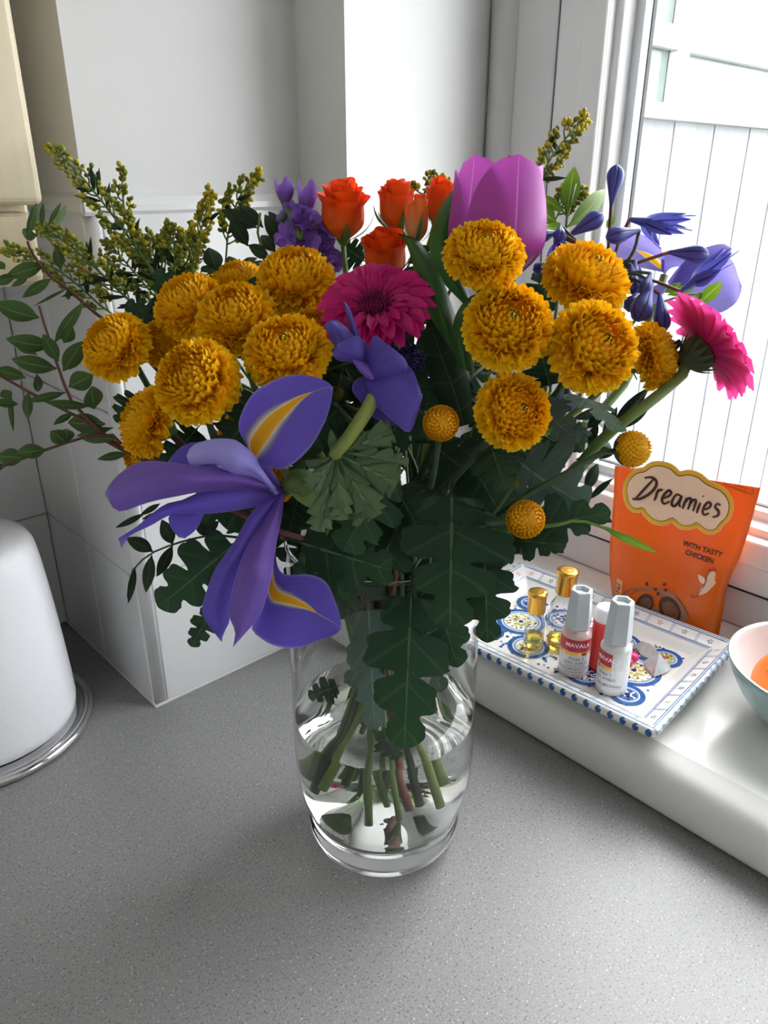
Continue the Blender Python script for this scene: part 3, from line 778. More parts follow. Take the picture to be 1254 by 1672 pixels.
M['biscuit_dark'] = plain('dark biscuit print', lin((84, 50, 36)), .5)
M['lilac_print'] = plain('greyish window print', lin((178, 118, 92)), .4)
M['comb_red'] = plain('red print', lin((205, 50, 25)), .4)
bag = thing('treat_bag', 'orange foil bag of cat treats standing behind the ceramic tray', 'treat bag', tuple((b0+b1)/2))
NU, NV = 22, 16
V, Fc, uvs = [], [], []
for side in (1, -1):
    for i in range(NU+1):
        h = TOPH*i/NU
        l, r_ = edge(EL, h), edge(ER, h)
        for k in range(NV+1):
            v_ = k/NV; a = lerp(l, r_, v_)
            htop = h*lerp(EL[-1][1], ER[-1][1], v_)/TOPH
            q = bag_pt(a, htop)
            if side < 0:
                bulge = .008*(1-h/TOPH)*(1-abs(2*v_-1)**5)
                q = b0+bd*a+bup*htop-bnn*(bulge+.0006)
            V.append(q)
W_ = (NU+1)*(NV+1)
for s_ in (0, 1):
    for i in range(NU):
        for k in range(NV):
            q = (s_*W_+i*(NV+1)+k, s_*W_+i*(NV+1)+k+1, s_*W_+(i+1)*(NV+1)+k+1, s_*W_+(i+1)*(NV+1)+k)
            Fc.append(q if s_ == 0 else q[::-1])
for i in range(NU):
    for k in (0, NV):
        a, b_ = i*(NV+1)+k, (i+1)*(NV+1)+k; Fc.append((a, b_, W_+b_, W_+a))
for k in range(NV):
    for i in (0, NU):
        a, b_ = i*(NV+1)+k, i*(NV+1)+k+1; Fc.append((a, b_, W_+b_, W_+a))
part('foil_pouch', V, Fc, M['bag'], bag)
# sealed strip along the top and down the right side
def bag_poly(name, pix, mat, off, label=None, dens=4):
    """filled polygon of print on the bag's front, from photo points; triangulated then mapped on the surface"""
    tri = tessellate_polygon([[Vector((x, y, 0)) for x, y in pix]])
    V = [bag_pt(*bag_ah(x, y), off) for x, y in pix]
    return part(name, V, [tuple(t) for t in tri], mat, bag, sm=False, label=label)
def bag_stroke(pix, wd, off, mat, name='lettering', n=None, parent=None):
    pts = catmull(pix, n or max(6, len(pix)*4)); V, Fc = [], []
    for i, p in enumerate(pts):
        a, b_ = pts[max(i-1, 0)], pts[min(i+1, len(pts)-1)]
        d = Vector((b_[0]-a[0], b_[1]-a[1])); d = d.normalized() if d.length > 0 else Vector((1, 0))
        w_ = wd*(.62+.38*math.sin(math.pi*min(1, max(0, (i+.6)/len(pts)))))/2
        for sg in (1, -1): V.append(bag_pt(*bag_ah(p[0]-d.y*w_*sg, p[1]+d.x*w_*sg), off))
    Fc = [(2*i, 2*i+1, 2*i+3, 2*i+2) for i in range(len(pts)-1)]
    return V, Fc
def k1(pts): return [(940+x/3.99, 660+y/3.99) for x, y in pts]
def k3(pts): return [(980+x/4.577, 740+y/4.577) for x, y in pts]
cloud = catmull(k1([(342, 560), (352, 505), (400, 452), (455, 440), (500, 408), (560, 405), (620, 425), (672, 468), (740, 460), (800, 480), (850, 520), (905, 545), (960, 575), (1000, 640), (992, 715), (945, 765), (915, 803), (865, 803), (800, 757), (765, 775), (700, 772), (642, 727), (590, 748), (530, 740), (480, 700), (452, 662), (400, 668), (360, 635), (342, 560)]), 72)[:-1]
ccx = sum(p[0] for p in cloud)/len(cloud); ccy = sum(p[1] for p in cloud)/len(cloud)
def grow(poly, d):
    out = []; n = len(poly)
    for i, p in enumerate(poly):
        a, b_ = poly[i-1], poly[(i+1) % n]; dx, dy = b_[0]-a[0], b_[1]-a[1]; L_ = math.hypot(dx, dy)
        out.append((p[0]+dy/L_*d, p[1]-dx/L_*d))
    return out
bag_poly('logo_rim', grow(cloud, 8.5), M['bag_pale'], .0007)
bag_poly('logo_rim', grow(cloud, 6.2), M['bag_yellow'], .0010)
bag_poly('logo_outline', grow(cloud, 1.1), M['bag_brown'], .0013)
bag_poly('logo_cloud', cloud, M['bag_peach'], .0016)
strokes = [[(405, 190), (350, 250), (300, 305), (268, 338)], [(338, 180), (385, 176), (420, 195), (428, 228), (405, 270), (360, 308), (305, 333), (252, 332)],
           [(445, 262), (430, 305), (416, 346)], [(426, 300), (450, 270), (478, 268)],
           [(482, 330), (520, 314), (540, 290), (522, 272), (490, 298), (472, 340), (490, 368), (530, 352)],
           [(612, 312), (580, 302), (552, 338), (546, 374), (568, 386), (598, 352), (620, 308), (602, 370), (612, 394)],
           [(657, 325), (640, 365), (626, 406)], [(640, 368), (668, 332), (688, 336), (680, 370), (666, 412)], [(678, 376), (706, 342), (724, 348), (716, 385), (704, 424)],
           [(758, 362), (744, 400), (732, 438)], [(774, 312), (779, 318)],
           [(778, 414), (818, 402), (836, 378), (818, 358), (790, 384), (776, 428), (790, 450), (824, 438)],
           [(908, 382), (882, 372), (868, 396), (892, 424), (888, 456), (850, 468)]]
V, Fc = merge(*[bag_stroke(k3(s), 4.6 if i != 1 else 5.0, .0019, None) for i, s in enumerate(strokes)])
part('lettering', V, Fc, M['bag_brown'], bag, sm=False, label='brown script lettering')
def bag_text(body, px, py, dx, dy, size_px, mat, bold=.0):
    vs_, fs = text_mesh(body, 1.0, bold=bold); V = []
    d = Vector((dx, dy)).normalized()
    for v in vs_:
        x = px+(d.x*v.x+d.y*v.y)*size_px; y = py+(d.y*v.x-d.x*v.y)*size_px
        V.append(bag_pt(*bag_ah(x, y), .0009))
    part('lettering', V, fs, mat, bag, sm=False)
bag_text('WITH TASTY', 1150.5, 893, 66, 21, 11.2, M['bag_brown'], .03)
bag_text('CHICKEN', 1146, 905, 50, 18, 11.2, M['bag_brown'], .03)
# window print with two biscuits, little crumbs, chicken drawing
bag_poly('window_print', catmull(k3([(190, 1085), (215, 1000), (330, 975), (440, 985), (560, 1000), (640, 1080), (690, 1170), (660, 1250), (560, 1225), (400, 1170), (270, 1120), (190, 1085)]), 30)[:-1], M['lilac_print'], .0007)
def ell(x, y, rx, ry, rot, n=20): return [(x+rx*math.cos(t)*math.cos(rot)-ry*math.sin(t)*math.sin(rot), y+rx*math.cos(t)*math.sin(rot)+ry*math.sin(t)*math.cos(rot)) for t in [2*math.pi*k/n for k in range(n)]]
for x, y, rx, ry, rot in ((370, 1085, 62, 72, .5), (555, 1130, 70, 105, -.6)):
    bag_poly('biscuit_print', k3(ell(x, y, rx, ry, rot)), M['biscuit_dark'], .0010)
    bag_poly('biscuit_print', k3(ell(x+4, y+6, rx*.72, ry*.72, rot)), M['biscuit'], .0013)
for x, y in ((380, 945), (445, 985), (510, 950), (520, 990), (465, 1015)):
    bag_poly('crumb_print', k3(ell(x, y, 11, 14, x)), M['biscuit_dark'], .0010)
bag_poly('chicken_print', catmull(k3([(755, 1035), (775, 985), (805, 950), (815, 900), (835, 870), (865, 860), (878, 885), (870, 930), (880, 950), (850, 985), (810, 1020), (755, 1035)]), 34)[:-1], M['bag_peach'], .0009, 'small printed chicken')
bag_poly('chicken_print', catmull(k3([(790, 955), (765, 930), (752, 880), (770, 890), (795, 905), (805, 935), (790, 955)]), 20)[:-1], M['bag_peach'], .0009)
bag_poly('chicken_print', catmull(k3([(832, 868), (828, 842), (852, 846), (860, 832), (878, 842), (882, 868), (862, 862), (832, 868)]), 20)[:-1], M['comb_red'], .0012)
bag_poly('chicken_print', k3([(858, 893), (885, 900), (862, 908)]), M['bag_yellow'], .0012)
V, Fc = merge(*[bag_stroke(k3(s), .9, .0014, None) for s in ([(755, 1035), (805, 950), (820, 895), (840, 868)], [(755, 1035), (720, 1045), (705, 1020)], [(252, 1030), (290, 1000), (338, 985)], [(598, 1035), (650, 1100), (700, 1185)], [(930, 205), (945, 235), (1130, 305), (1145, 265)], [(1010, 232), (1105, 268)], [(1000, 248), (1095, 285)])])
part('printed_lines', V, Fc, M['bag_brown'], bag, sm=False, kind='stuff')
# small label panel on the lower left edge
bag_poly('label_panel', k3([(150, 905), (198, 930), (185, 1080), (120, 1055)]), M['bag_pale'], .0009)
V, Fc = merge(*[bag_stroke(k3([(140-i*3, 945+i*28), (182-i*2, 962+i*28)]), 1.4, .0013, None) for i in range(4)])
part('printed_lines', V, Fc, M['bag_brown'], bag, sm=False, kind='stuff')

# ------------------------------------------------------------------ bowl of oranges
bc = (.676, .155)
M['bowl_out'] = plain('duck egg blue glaze', lin((150, 178, 178)), .18, noise=.05, scale=30, spec=.6)
M['bowl_in'] = plain('white bowl glaze', lin((220, 217, 217)), .2, spec=.5)
bo = thing('fruit_bowl', 'duck egg blue ceramic bowl at the end of the sill', 'bowl', (bc[0], bc[1], SILL_Z))
outer = smooth_prof([(0, .0008), (.030, .0008), (.034, .003), (.046, .014), (.062, .034), (.0735, .056), (.0765, .064)], 30)
part('bowl_outside', *lathe(outer+[(.0768, .0655), (.0760, .0675)], 64, (bc[0], bc[1], SILL_Z)), M['bowl_out'], bo)
inn = [(.0760, .0675), (.0740, .0675)]+smooth_prof([(.0725, .0655), (.0695, .055), (.058, .034), (.040, .014), (.02, .008), (0, .0075)], 20)
part('bowl_inside', *lathe(inn, 64, (bc[0], bc[1], SILL_Z)), M['bowl_in'], bo)
M['orange'] = plain('orange peel', lin((242, 120, 8)), .35, noise=.06, scale=60, bump=.6, bscale=420)
M['stalk'] = plain('green stalk', lin((70, 84, 40)), .7)
oc = on_z(1276, 1117, .100); od = oc-Vector((bc[0], bc[1], .1)); oc = Vector((bc[0], bc[1], .1))+od*min(1, .022/od.length)
for (x, y, z, r, lab) in ((oc.x, oc.y, .0985, .0335, 'orange showing above the rim of the blue bowl'),):
    og = thing('orange_fruit', lab, 'orange', (x, y, z-r))
    part('peel', *lathe([(max(0, r*math.sin(a)), z-r*math.cos(a)*.94) for a in [math.pi*k/20 for k in range(21)]], 32, (x, y, 0)), M['orange'], og)
    part('stalk', *lathe([(0, z+r*.94-.0005), (.003, z+r*.94-.0005), (.0026, z+r*.94+.0012), (0, z+r*.94+.0016)], 8, (x, y, 0)), M['stalk'], og)

# ------------------------------------------------------------------ glass vase and water
VC = Vector((.505*math.cos(HEAD), .505*math.sin(HEAD), 0)); RIM_Z, WATER_Z = .282, .128
M['vase_glass'] = thin_glass('vase glass', (.965, .975, .975), 1.1)
M['foot_glass'] = solid_glass('thick foot glass', (.98, .99, .985), 1.45)
M['water'] = solid_glass('vase water', (.955, .97, .93), 1.33)
vase = thing('glass_vase', 'tall clear glass vase on the worktop holding the bouquet', 'vase', tuple(VC))
wall = smooth_prof([(.0640, .0365), (.0668, .045), (.0700, .056), (.0722, .075), (.0728, .1), (.0722, .18), (.0718, .278)], 44)
part('vase_wall', *lathe(wall, 96, tuple(VC)), M['vase_glass'], vase)
rimp = [(.0712+.0013*math.cos(a), RIM_Z-.002+.0016*math.sin(a)) for a in [2*math.pi*k/10 for k in range(10)]]
part('vase_rim', *lathe(rimp, 96, tuple(VC), True), M['foot_glass'], vase)
foot = [(0, .0008)]+smooth_prof([(.046, .0006), (.053, .0016), (.0600, .008), (.0636, .017), (.0638, .022), (.0624, .028), (.0628, .032), (.0640, .0362)], 26)+smooth_prof([(.0610, .0362), (.050, .0355), (.03, .033), (0, .0315)], 10)
part('vase_foot', *lathe(foot, 96, tuple(VC)), M['foot_glass'], vase)
wt = smooth_prof([(0, .0322), (.03, .0337), (.05, .0362), (.0620, .0371), (.0655, .045), (.0688, .056), (.0711, .075), (.0717, .1), (.0714, WATER_Z-.002)], 36)+[(.0712, WATER_Z), (.05, WATER_Z-.0006), (0, WATER_Z-.0007)]
part('water', *lathe(wt, 96, tuple(VC)), M['water'], vase)

# ------------------------------------------------------------------ plant materials
M['chrys'] = plant('yellow floret', lin((244, 158, 4)), lin((255, 214, 24)), .55, .34, .3, var=.10)
M['chrys_in'] = plant('inner yellow floret', lin((236, 150, 6)), lin((255, 206, 20)), .5, .15, .3, var=.10)
M['chrys_bud'] = plant('bud floret', lin((222, 150, 10)), lin((250, 204, 26)), .55, .1, .3, var=.14)
M['eye'] = plant('green flower eye', lin((84, 88, 16)), lin((150, 130, 20)), .6, .05)
M['stem'] = plant('green stem', lin((100, 126, 60)), lin((82, 108, 56)), .45, 0, .4, var=.15)
M['stem_dark'] = plant('dark green stem', lin((58, 80, 50)), lin((48, 70, 46)), .45, 0, .4, var=.15)
M['stem_pale'] = plant('pale green stem', lin((138, 150, 73)), lin((112, 134, 60)), .4, 0, .4, var=.12)
M['stem_brown'] = plant('reddish brown twig', lin((88, 52, 44)), lin((104, 62, 52)), .6, 0, .3, var=.2)
M['leaf_dark'] = plant('dark chrysanthemum leaf', lin((34, 56, 40)), lin((44, 70, 46)), .58, .10, .14, vein=lin((78, 102, 72)), vein_w=.010, side_veins=4, var=.22)
M['leaf_grey'] = plant('grey green leaf underside', lin((70, 90, 82)), lin((82, 102, 92)), .58, .10, .14, vein=lin((108, 130, 116)), vein_w=.012, side_veins=4, var=.15)
M['leaf_twig'] = plant('olive green twig leaf', lin((56, 80, 40)), lin((70, 96, 50)), .58, .18, .22, vein=lin((108, 130, 76)), vein_w=.018, var=.22)
M['leaf_black'] = plant('deep green twig leaf', lin((32, 48, 34)), lin((42, 58, 40)), .58, .08, .14, vein=lin((64, 84, 58)), vein_w=.015, var=.2)
M['leaf_light'] = plant('bright green leaf', lin((82, 117, 27)), lin((111, 144, 39)), .42, .40, .4, vein=lin((160, 184, 84)), vein_w=.015, var=.12)
M['leaf_tulip'] = plant('tulip leaf', lin((42, 82, 38)), lin((52, 96, 40)), .38, .22, .45, vein=lin((70, 116, 60)), vein_w=.006, var=.12)
M['leaf_frill'] = plant('frilly grey green bract', lin((76, 102, 68)), lin((90, 114, 80)), .6, .15, .3, vein=lin((116, 134, 100)), vein_w=.02, var=.18)
M['calyx'] = plant('green calyx', lin((72, 98, 44)), lin((90, 116, 54)), .5, .1, .35, var=.15)
M['calyx_dark'] = plant('dark woolly calyx', lin((56, 64, 48)), lin((80, 86, 68)), .8, 0, .15, var=.15)
M['iris'] = plant('violet iris petal', lin((112, 90, 192)), lin((100, 84, 202)), .5, .28, .3, var=.28, edge=lin((137, 127, 202)))
M['iris_fall'] = plant('iris fall petal', lin((104, 82, 190)), lin((114, 98, 208)), .5, .25, .3, var=.14, streak=(.42, .0, .78, .15), edge=lin((147, 139, 201)))
M['iris_fall2'] = plant('lower iris fall petal', lin((100, 78, 186)), lin((110, 94, 206)), .5, .25, .3, var=.14, streak=(.40, .0, .66, .13), edge=lin((147, 139, 201)))
M['iris_pale'] = plant('pale lavender iris crest', lin((150, 142, 222)), lin((176, 168, 238)), .5, .3, .3, var=.12)
M['iris_purple'] = plant('purple iris standard', lin((126, 90, 186)), lin((136, 108, 204)), .5, .3, .3, var=.32, edge=lin((149, 136, 204)))
M['iris_back'] = plant('lavender iris petal', lin((117, 106, 186)), lin((143, 134, 201)), .5, .5, .3, var=.14)
M['iris_back_fall'] = plant('lavender iris fall', lin((124, 112, 189)), lin((148, 139, 204)), .5, .5, .3, var=.14, streak=(.5, .12, .55, .14))
M['anemone'] = plant('violet anemone petal', lin((74, 60, 152)), lin((104, 88, 186)), .5, .25, .3, var=.4, edge=lin((112, 100, 180)))
M['stamen'] = plant('blue black stamens', lin((30, 24, 62)), lin((52, 44, 100)), .7, 0, .3)
M['gerbera'] = plant('magenta gerbera petal', lin((186, 13, 107)), lin((219, 33, 135)), .45, .28, .35, var=.16)
M['gerbera_pink'] = plant('pink gerbera petal', lin((208, 33, 120)), lin((231, 78, 156)), .45, .35, .35, var=.14)
M['gerbera_eye'] = plant('dark gerbera eye', lin((64, 4, 40)), lin((150, 14, 84)), .6, .1)
M['rose'] = plant('orange rose petal', lin((232, 116, 29)), lin((236, 75, 13)), .5, .32, .3, var=.13)
M['rose_pale'] = plant('peachy rose bud petal', lin((222, 170, 110)), lin((240, 118, 44)), .5, .32, .3, var=.13)
M['tulip'] = plant('magenta tulip petal', lin((164, 70, 162)), lin((182, 80, 176)), .42, .35, .4, vein=lin((208, 120, 204)), vein_w=.006, var=.12)
M['stock'] = plant('violet stock petal', lin((124, 82, 180)), lin((140, 100, 196)), .5, .3, .3, var=.2)
M['agap'] = plant('blue agapanthus bud', lin((84, 88, 164)), lin((78, 86, 176)), .38, .22, .4, vein=lin((50, 54, 122)), vein_w=.07, var=.2)
M['agap_in'] = plant('blue agapanthus tepal', lin((92, 98, 182)), lin((80, 86, 180)), .4, .35, .4, vein=lin((37, 39, 111)), vein_w=.05, var=.15)
M['bud_green'] = plant('olive goldenrod bud', lin((96, 112, 34)), lin((144, 142, 38)), .55, .1, .35, var=.2)
M['bud_yellow'] = plant('opening goldenrod bud', lin((158, 150, 34)), lin((216, 190, 28)), .55, .15, .35, var=.2)

# ------------------------------------------------------------------ plant builders
def cam_dir(dx, dy, away=0):
    """unit vector that leans dx to the right, dy up, the rest towards the camera"""
    z = math.sqrt(max(0, 1-dx*dx-dy*dy)); return (RT*dx+UP*dy-FW*(z if away == 0 else away)).normalized()
def frame(axis, origin, ref=None):
    a = axis.normalized(); r = ref if ref is not None else UP
    x = r.cross(a); x = x.normalized() if x.length > 1e-3 else a.orthogonal().normalized()
    y = a.cross(x)
    return Matrix(((x.x, y.x, a.x, origin.x), (x.y, y.y, a.y, origin.y), (x.z, y.z, a.z, origin.z), (0, 0, 0, 1)))
STEMS = []          # sampled centre lines of the stems built so far (n x 3 arrays)
BLOOMS = []         # (centre, radius) of flower heads that stems must pass around
def sample(path, step=.004):
    L = sum(math.dist(p, q) for p, q in zip(path, path[1:]))
    return np.array(catmull([tuple(p) for p in path], max(8, int(L/step))))
def stem_score(path, kd):
    q = sample(path, .006); sc = 0.0
    body = q[3:]
    if kd:
        for p in body: sc += max(0, .0062-kd.find(p)[2])*600
    p0 = np.array(tuple(path[0]))
    for c, r in BLOOMS:
        c = np.array(tuple(c))
        if np.linalg.norm(p0-c) < r*1.25: continue
        d = np.sqrt(((body-c)**2).sum(1)); sc += np.maximum(0, r*.95+.003-d).sum()*450
    rad = np.hypot(q[:, 0]-VC.x, q[:, 1]-VC.y)
    sc += np.maximum(0, RIM_Z+.010-q[:, 2])[rad > .066].sum()*1300         # over the rim, never through the glass
    sc += np.maximum(0, rad-.060)[q[:, 2] < RIM_Z+.004].sum()*1300
    return sc
def stem_path(p0, d0, reach=.35, rim_r=None, bottom=None, seed=0):
    """from a flower head down over the rim and, spiralling like a hand-tied bunch, into the water; the clearest of many tries"""
    rnd = random.Random(seed*13+1)
    lat = Vector((p0.x-VC.x, p0.y-VC.y, 0)); L = lat.length
    a0 = math.atan2(lat.y, lat.x) if L > 1e-4 else 0
    best = None; kd = None
    if STEMS:
        A = np.concatenate(STEMS); kd = KDTree(len(A))
        for i, p in enumerate(A): kd.insert(p, i)
        kd.balance()
    for k in range(170):
        a = a0+rnd.gauss(0, .45 if k < 30 else .9); rr = min(.050, max(.006, (.010+L*.24)*rnd.uniform(.5, 1.25)))
        rim = VC+Vector((math.cos(a)*rr, math.sin(a)*rr, RIM_Z+.012))
        tw = a+math.radians(rnd.uniform(95, 175)); rb = rnd.uniform(.006, .044)
        bot = VC+Vector((math.cos(tw)*rb, math.sin(tw)*rb, rnd.uniform(.044, .062)))
        neck = lerp(rim, bot, .16)
        if seed % 3: bot = lerp(rim, bot, rnd.uniform(.24, .34))               # side shoots join the spray inside the neck
        dist = (rim-p0).length; w_ = .0 if k < 6 else .22*dist
        p1 = p0+(d0.normalized()+Vector((rnd.uniform(-1, 1), rnd.uniform(-1, 1), rnd.uniform(-1, .3)))*(0 if k < 10 else .5)).normalized()*dist*min(reach, .3)*(1 if k < 4 else rnd.uniform(.25, 1))
        p2 = lerp(p1, rim, .55)+Vector((rnd.uniform(-w_, w_), rnd.uniform(-w_, w_), rnd.uniform(-.3*w_, .5*w_)))
        path = [p0, p1, p2, rim, neck, lerp(neck, bot, .5), bot]
        sc = stem_score(path, kd)+(.02*k/170)
        if best is None or sc < best[0]: best = (sc, path)
        if sc < .02: break
    return best[1]
def add_stem(parent, path, r, mat, name='stem', n=22, seg=8):
    V, Fc, uv = tube([tuple(p) for p in path], r, seg, n)
    if name == 'stem': STEMS.append(sample(path))
    return part(name, V, Fc, mat, parent, uv)
def base_of(path): return tuple(path[-1])

LOBED = [(0, .02), (.10, .022), (.16, .05), (.22, .20), (.28, .30), (.32, .31), (.35, .25), (.375, .15), (.40, .16), (.44, .33), (.50, .45), (.55, .47), (.585, .40), (.61, .24), (.63, .20), (.66, .27), (.71, .37), (.75, .38), (.785, .31), (.81, .20), (.84, .20), (.88, .24), (.92, .21), (.955, .14), (.985, .07), (1, .0)]
OVAL = [(0, .03), (.05, .05), (.15, .24), (.3, .41), (.45, .47), (.6, .44), (.75, .33), (.88, .18), (.96, .07), (1, 0)]
LANCE = [(0, .05), (.1, .2), (.25, .38), (.4, .46), (.55, .44), (.7, .34), (.85, .18), (.95, .07), (1, 0)]
FRILL = [(0, .07), (.18, .10), (.28, .30), (.34, .33), (.37, .10), (.42, .09), (.48, .38), (.54, .46), (.58, .12), (.62, .10), (.67, .34), (.73, .40), (.77, .10), (.81, .09), (.86, .22), (.92, .20), (1, 0)]
LOBED = [(a, b) for a, b in catmull(LOBED, 70)]
def prof_at(pr, u):
    for (a, x), (b, y) in zip(pr, pr[1:]):
        if u <= b: return lerp(x, y, (u-a)/(b-a))
    return 0
LOBE_XY = [(0, .010), (.06, .010), (.12, .012), (.165, .04), (.15, .12), (.16, .20), (.20, .245), (.235, .235), (.26, .265), (.30, .25), (.318, .20), (.328, .12), (.345, .095), (.358, .13), (.355, .24), (.37, .33), (.405, .37), (.44, .35), (.47, .375), (.52, .36), (.555, .31), (.562, .22), (.568, .13), (.585, .10), (.605, .14), (.62, .23), (.655, .27), (.69, .25), (.72, .265), (.76, .24), (.785, .19), (.79, .13), (.805, .10), (.83, .12), (.86, .155), (.895, .15), (.92, .16), (.955, .12), (.985, .06), (1, 0)]
LOBE_XY = catmull(LOBE_XY, 80)
LOBE_M, _m = [], 0
for x_, y_ in LOBE_XY:
    _m = max(_m+.001, min(1, x_-.34*y_)); LOBE_M.append(min(1, _m))
def lobed_mesh(B, T, width, bend=.08, roll=0, fold=.18, seed=0, nrm=None, twist=0, sag=0):
    rnd = random.Random(seed)
    ax = T-B; L = ax.length; ax.normalize()
    n0 = (CAM-(B+T)/2).normalized() if nrm is None else nrm
    n0 = (n0-ax*n0.dot(ax)).normalized(); n0 = Matrix.Rotation(roll, 3, ax) @ n0; s = ax.cross(n0)
    ph = rnd.uniform(0, 6); wl = [rnd.uniform(.82, 1.12) for _ in range(8)]; sx = [rnd.uniform(-.03, .03) for _ in range(2)]
    V, uv, Fc = [], [], []; nv = 5; N = len(LOBE_XY)
    def pt(x, y, sd):
        yy = y/.375*width*.5*sd
        h = bend*4*x*(1-x)*L-fold*abs(yy)**1.2*(.012**-.2)*.8-sag*L*x*x+.035*width*math.sin(x*10+ph+sd*2)*(y/.375)
        return B+ax*(L*x)+s*yy+n0*h
    for sd in (-1, 1):
        base = len(V)
        for i, ((x, y), m_) in enumerate(zip(LOBE_XY, LOBE_M)):
            w_ = wl[int(min(.999, x)*3.99)+(4 if sd > 0 else 0)]; xo = min(1.0, x+sx[0 if sd < 0 else 1]*math.sin(math.pi*x))
            for k in range(nv+1):
                f = k/nv; V.append(pt(lerp(m_, xo, f), y*w_*f, sd)); uv.append((m_, .5+.5*sd*f))
        for i in range(N-1):
            for k in range(nv):
                a = base+i*(nv+1)+k; q = (a, a+1, a+nv+2, a+nv+1); Fc.append(q if sd > 0 else q[::-1])
    return V, Fc, uv
def leaf_mesh(B, T, width, kind, mat, bend=.08, roll=0, fold=.18, seed=0, nrm=None, twist=0, sag=0):
    """a leaf blade between world points B and T, width in metres, facing the camera unless rolled"""
    if kind == 'lobed': return lobed_mesh(B, T, width, bend, roll, fold, seed, nrm, twist, sag)
    pr, nu, nv, shear = {'lobed': (LOBED, 54, 6, .12), 'oval': (OVAL, 12, 4, 0), 'lance': (LANCE, 14, 4, 0), 'frill': (FRILL, 60, 4, .75)}[kind]
    rnd = random.Random(seed)
    ax = T-B; L = ax.length; ax.normalize()
    n0 = (CAM-(B+T)/2).normalized() if nrm is None else nrm
    n0 = (n0-ax*n0.dot(ax)).normalized()
    n0 = Matrix.Rotation(roll, 3, ax) @ n0
    V, uv, Fc = [], [], []
    wob = [rnd.uniform(.86, 1.1) for _ in range(8)]; ph = rnd.uniform(0, 6)
    for i in range(nu+1):
        u = i/nu
        n = Matrix.Rotation(twist*u, 3, ax) @ n0; s = ax.cross(n)
        c = B+ax*(L*u)+n*(bend*L*4*u*(1-u))-n0*(sag*L*u*u)
        w0 = prof_at(pr, u)*width/.47*.5*2
        for k in range(nv+1):
            v = -1+2*k/nv
            w_ = w0
            if kind in ('lobed', 'frill'):
                w_ = w0*(wob[int(u*3.99)+(4 if v > 0 else 0)])*(1+.06*math.sin(u*70+ph))
            av = abs(v)
            sh = shear*width*av*av*math.sin(math.pi*min(1, u))*.9
            q = c+s*(v*w_*.5)+ax*sh-n*(fold*av**1.4*w_*.5)
            if kind == 'lobed': q += n*(.05*width*math.sin(u*9+ph+v*2)*av)
            V.append(q); uv.append((u, .5+v*.5))
    for i in range(nu):
        for k in range(nv):
            a = i*(nv+1)+k; Fc.append((a, a+1, a+nv+2, a+nv+1))
    return V, Fc, uv
PENDING = []        # stems that still get their own leaves once everything else stands
OBST = []           # (tree, low corner, high corner) of everything the leaves must keep clear of
def add_obstacle(V, Fc):
    OBST.append((BVHTree.FromPolygons(V, Fc), [min(v[i] for v in V) for i in range(3)], [max(v[i] for v in V) for i in range(3)]))
def gather_obstacles():
    by = {}
    for o in COL.objects:
        if o.type != 'MESH' or o.get('kind') == 'structure' or o.name.split('.')[0] == 'water': continue
        r = o
        while r.parent: r = r.parent
        if r.get('category') in ('fence', 'window', 'kitchen roll', 'roll holder', 'cabinet') or r.get('kind') == 'structure': continue
        V, Fc = by.setdefault(r.name, ([], [])); n = len(V); mw = WM[o.name]
        V += [mw @ v.co for v in o.data.vertices]; Fc += [tuple(i+n for i in p.vertices) for p in o.data.polygons]
    for V, Fc in by.values(): add_obstacle(V, Fc)
def clashes(V, Fc):
    t = BVHTree.FromPolygons(V, Fc); lo = [min(v[i] for v in V) for i in range(3)]; hi = [max(v[i] for v in V) for i in range(3)]
    return sum(len(t.overlap(T)) for T, a, b in OBST if all(lo[i] <= b[i] and a[i] <= hi[i] for i in range(3)))
def best_free(cands, stop=0):
    """first of the shapes that touches nothing, else the one that touches least"""
    best = None
    for c in cands:
        n = clashes(c[0], c[1])
        if best is None or n < best[0]: best = (n, c)
        if n <= stop: break
    add_obstacle(best[1][0], best[1][1]); return best[1]
_leaf_seed = [0]
def leaf(parent, b, t, wpx, kind, mat, tb, tt=None, name='leaf', **kw):
    """leaf from photo points b to t with depths tb, tt; width in photo pixels"""
    tt = tb if tt is None else tt; _leaf_seed[0] += 1
    B, T = P(b[0], b[1], tb), P(t[0], t[1], tt)
    V, Fc, uv = leaf_mesh(B, T, wpx*(tb+tt)/2/F_PX, kind, mat, seed=_leaf_seed[0], **kw)
    return part(name, V, Fc, M[mat], parent, uv)
def loft(name, left, right, t, bulge, mat, parent, nu=18, nv=10, ruffle=0, tilt=0, label=None, seed=1, curlt=0):
    """petal between two photo outlines; t = (base depth, tip depth) or list; bulge towards the camera in m; tilt = extra depth across"""
    Lp, Rp = catmull(left, nu+1), catmull(right, nu+1)
    tl = t if isinstance(t, (list, tuple)) else (t, t)
    rnd = random.Random(seed); ph = rnd.uniform(0, 6)
    V, uv, Fc = [], [], []
    for i in range(nu+1):
        u = i/nu; x = u*(len(tl)-1); j = min(int(x), len(tl)-2); tt = lerp(tl[j], tl[j+1], x-j)
        for k in range(nv+1):
            v = k/nv; s = 4*v*(1-v)
            px, py = lerp(Lp[i][0], Rp[i][0], v), lerp(Lp[i][1], Rp[i][1], v)
            d = tt+tilt*(v-.5)-bulge*s*math.sin(math.pi*(.15+.8*u))+curlt*u*u*abs(2*v-1)**2
            d += ruffle*math.sin(u*13+ph+(3 if v > .5 else 0))*abs(2*v-1)**1.5*smooth(u, .2, .8)
            V.append(P(px, py, d)); uv.append((u, v))
    for i in range(nu):
        for k in range(nv):
            a = i*(nv+1)+k; Fc.append((a, a+1, a+nv+2, a+nv+1))
    return part(name, V, Fc, M[mat], parent, uv, label=label)

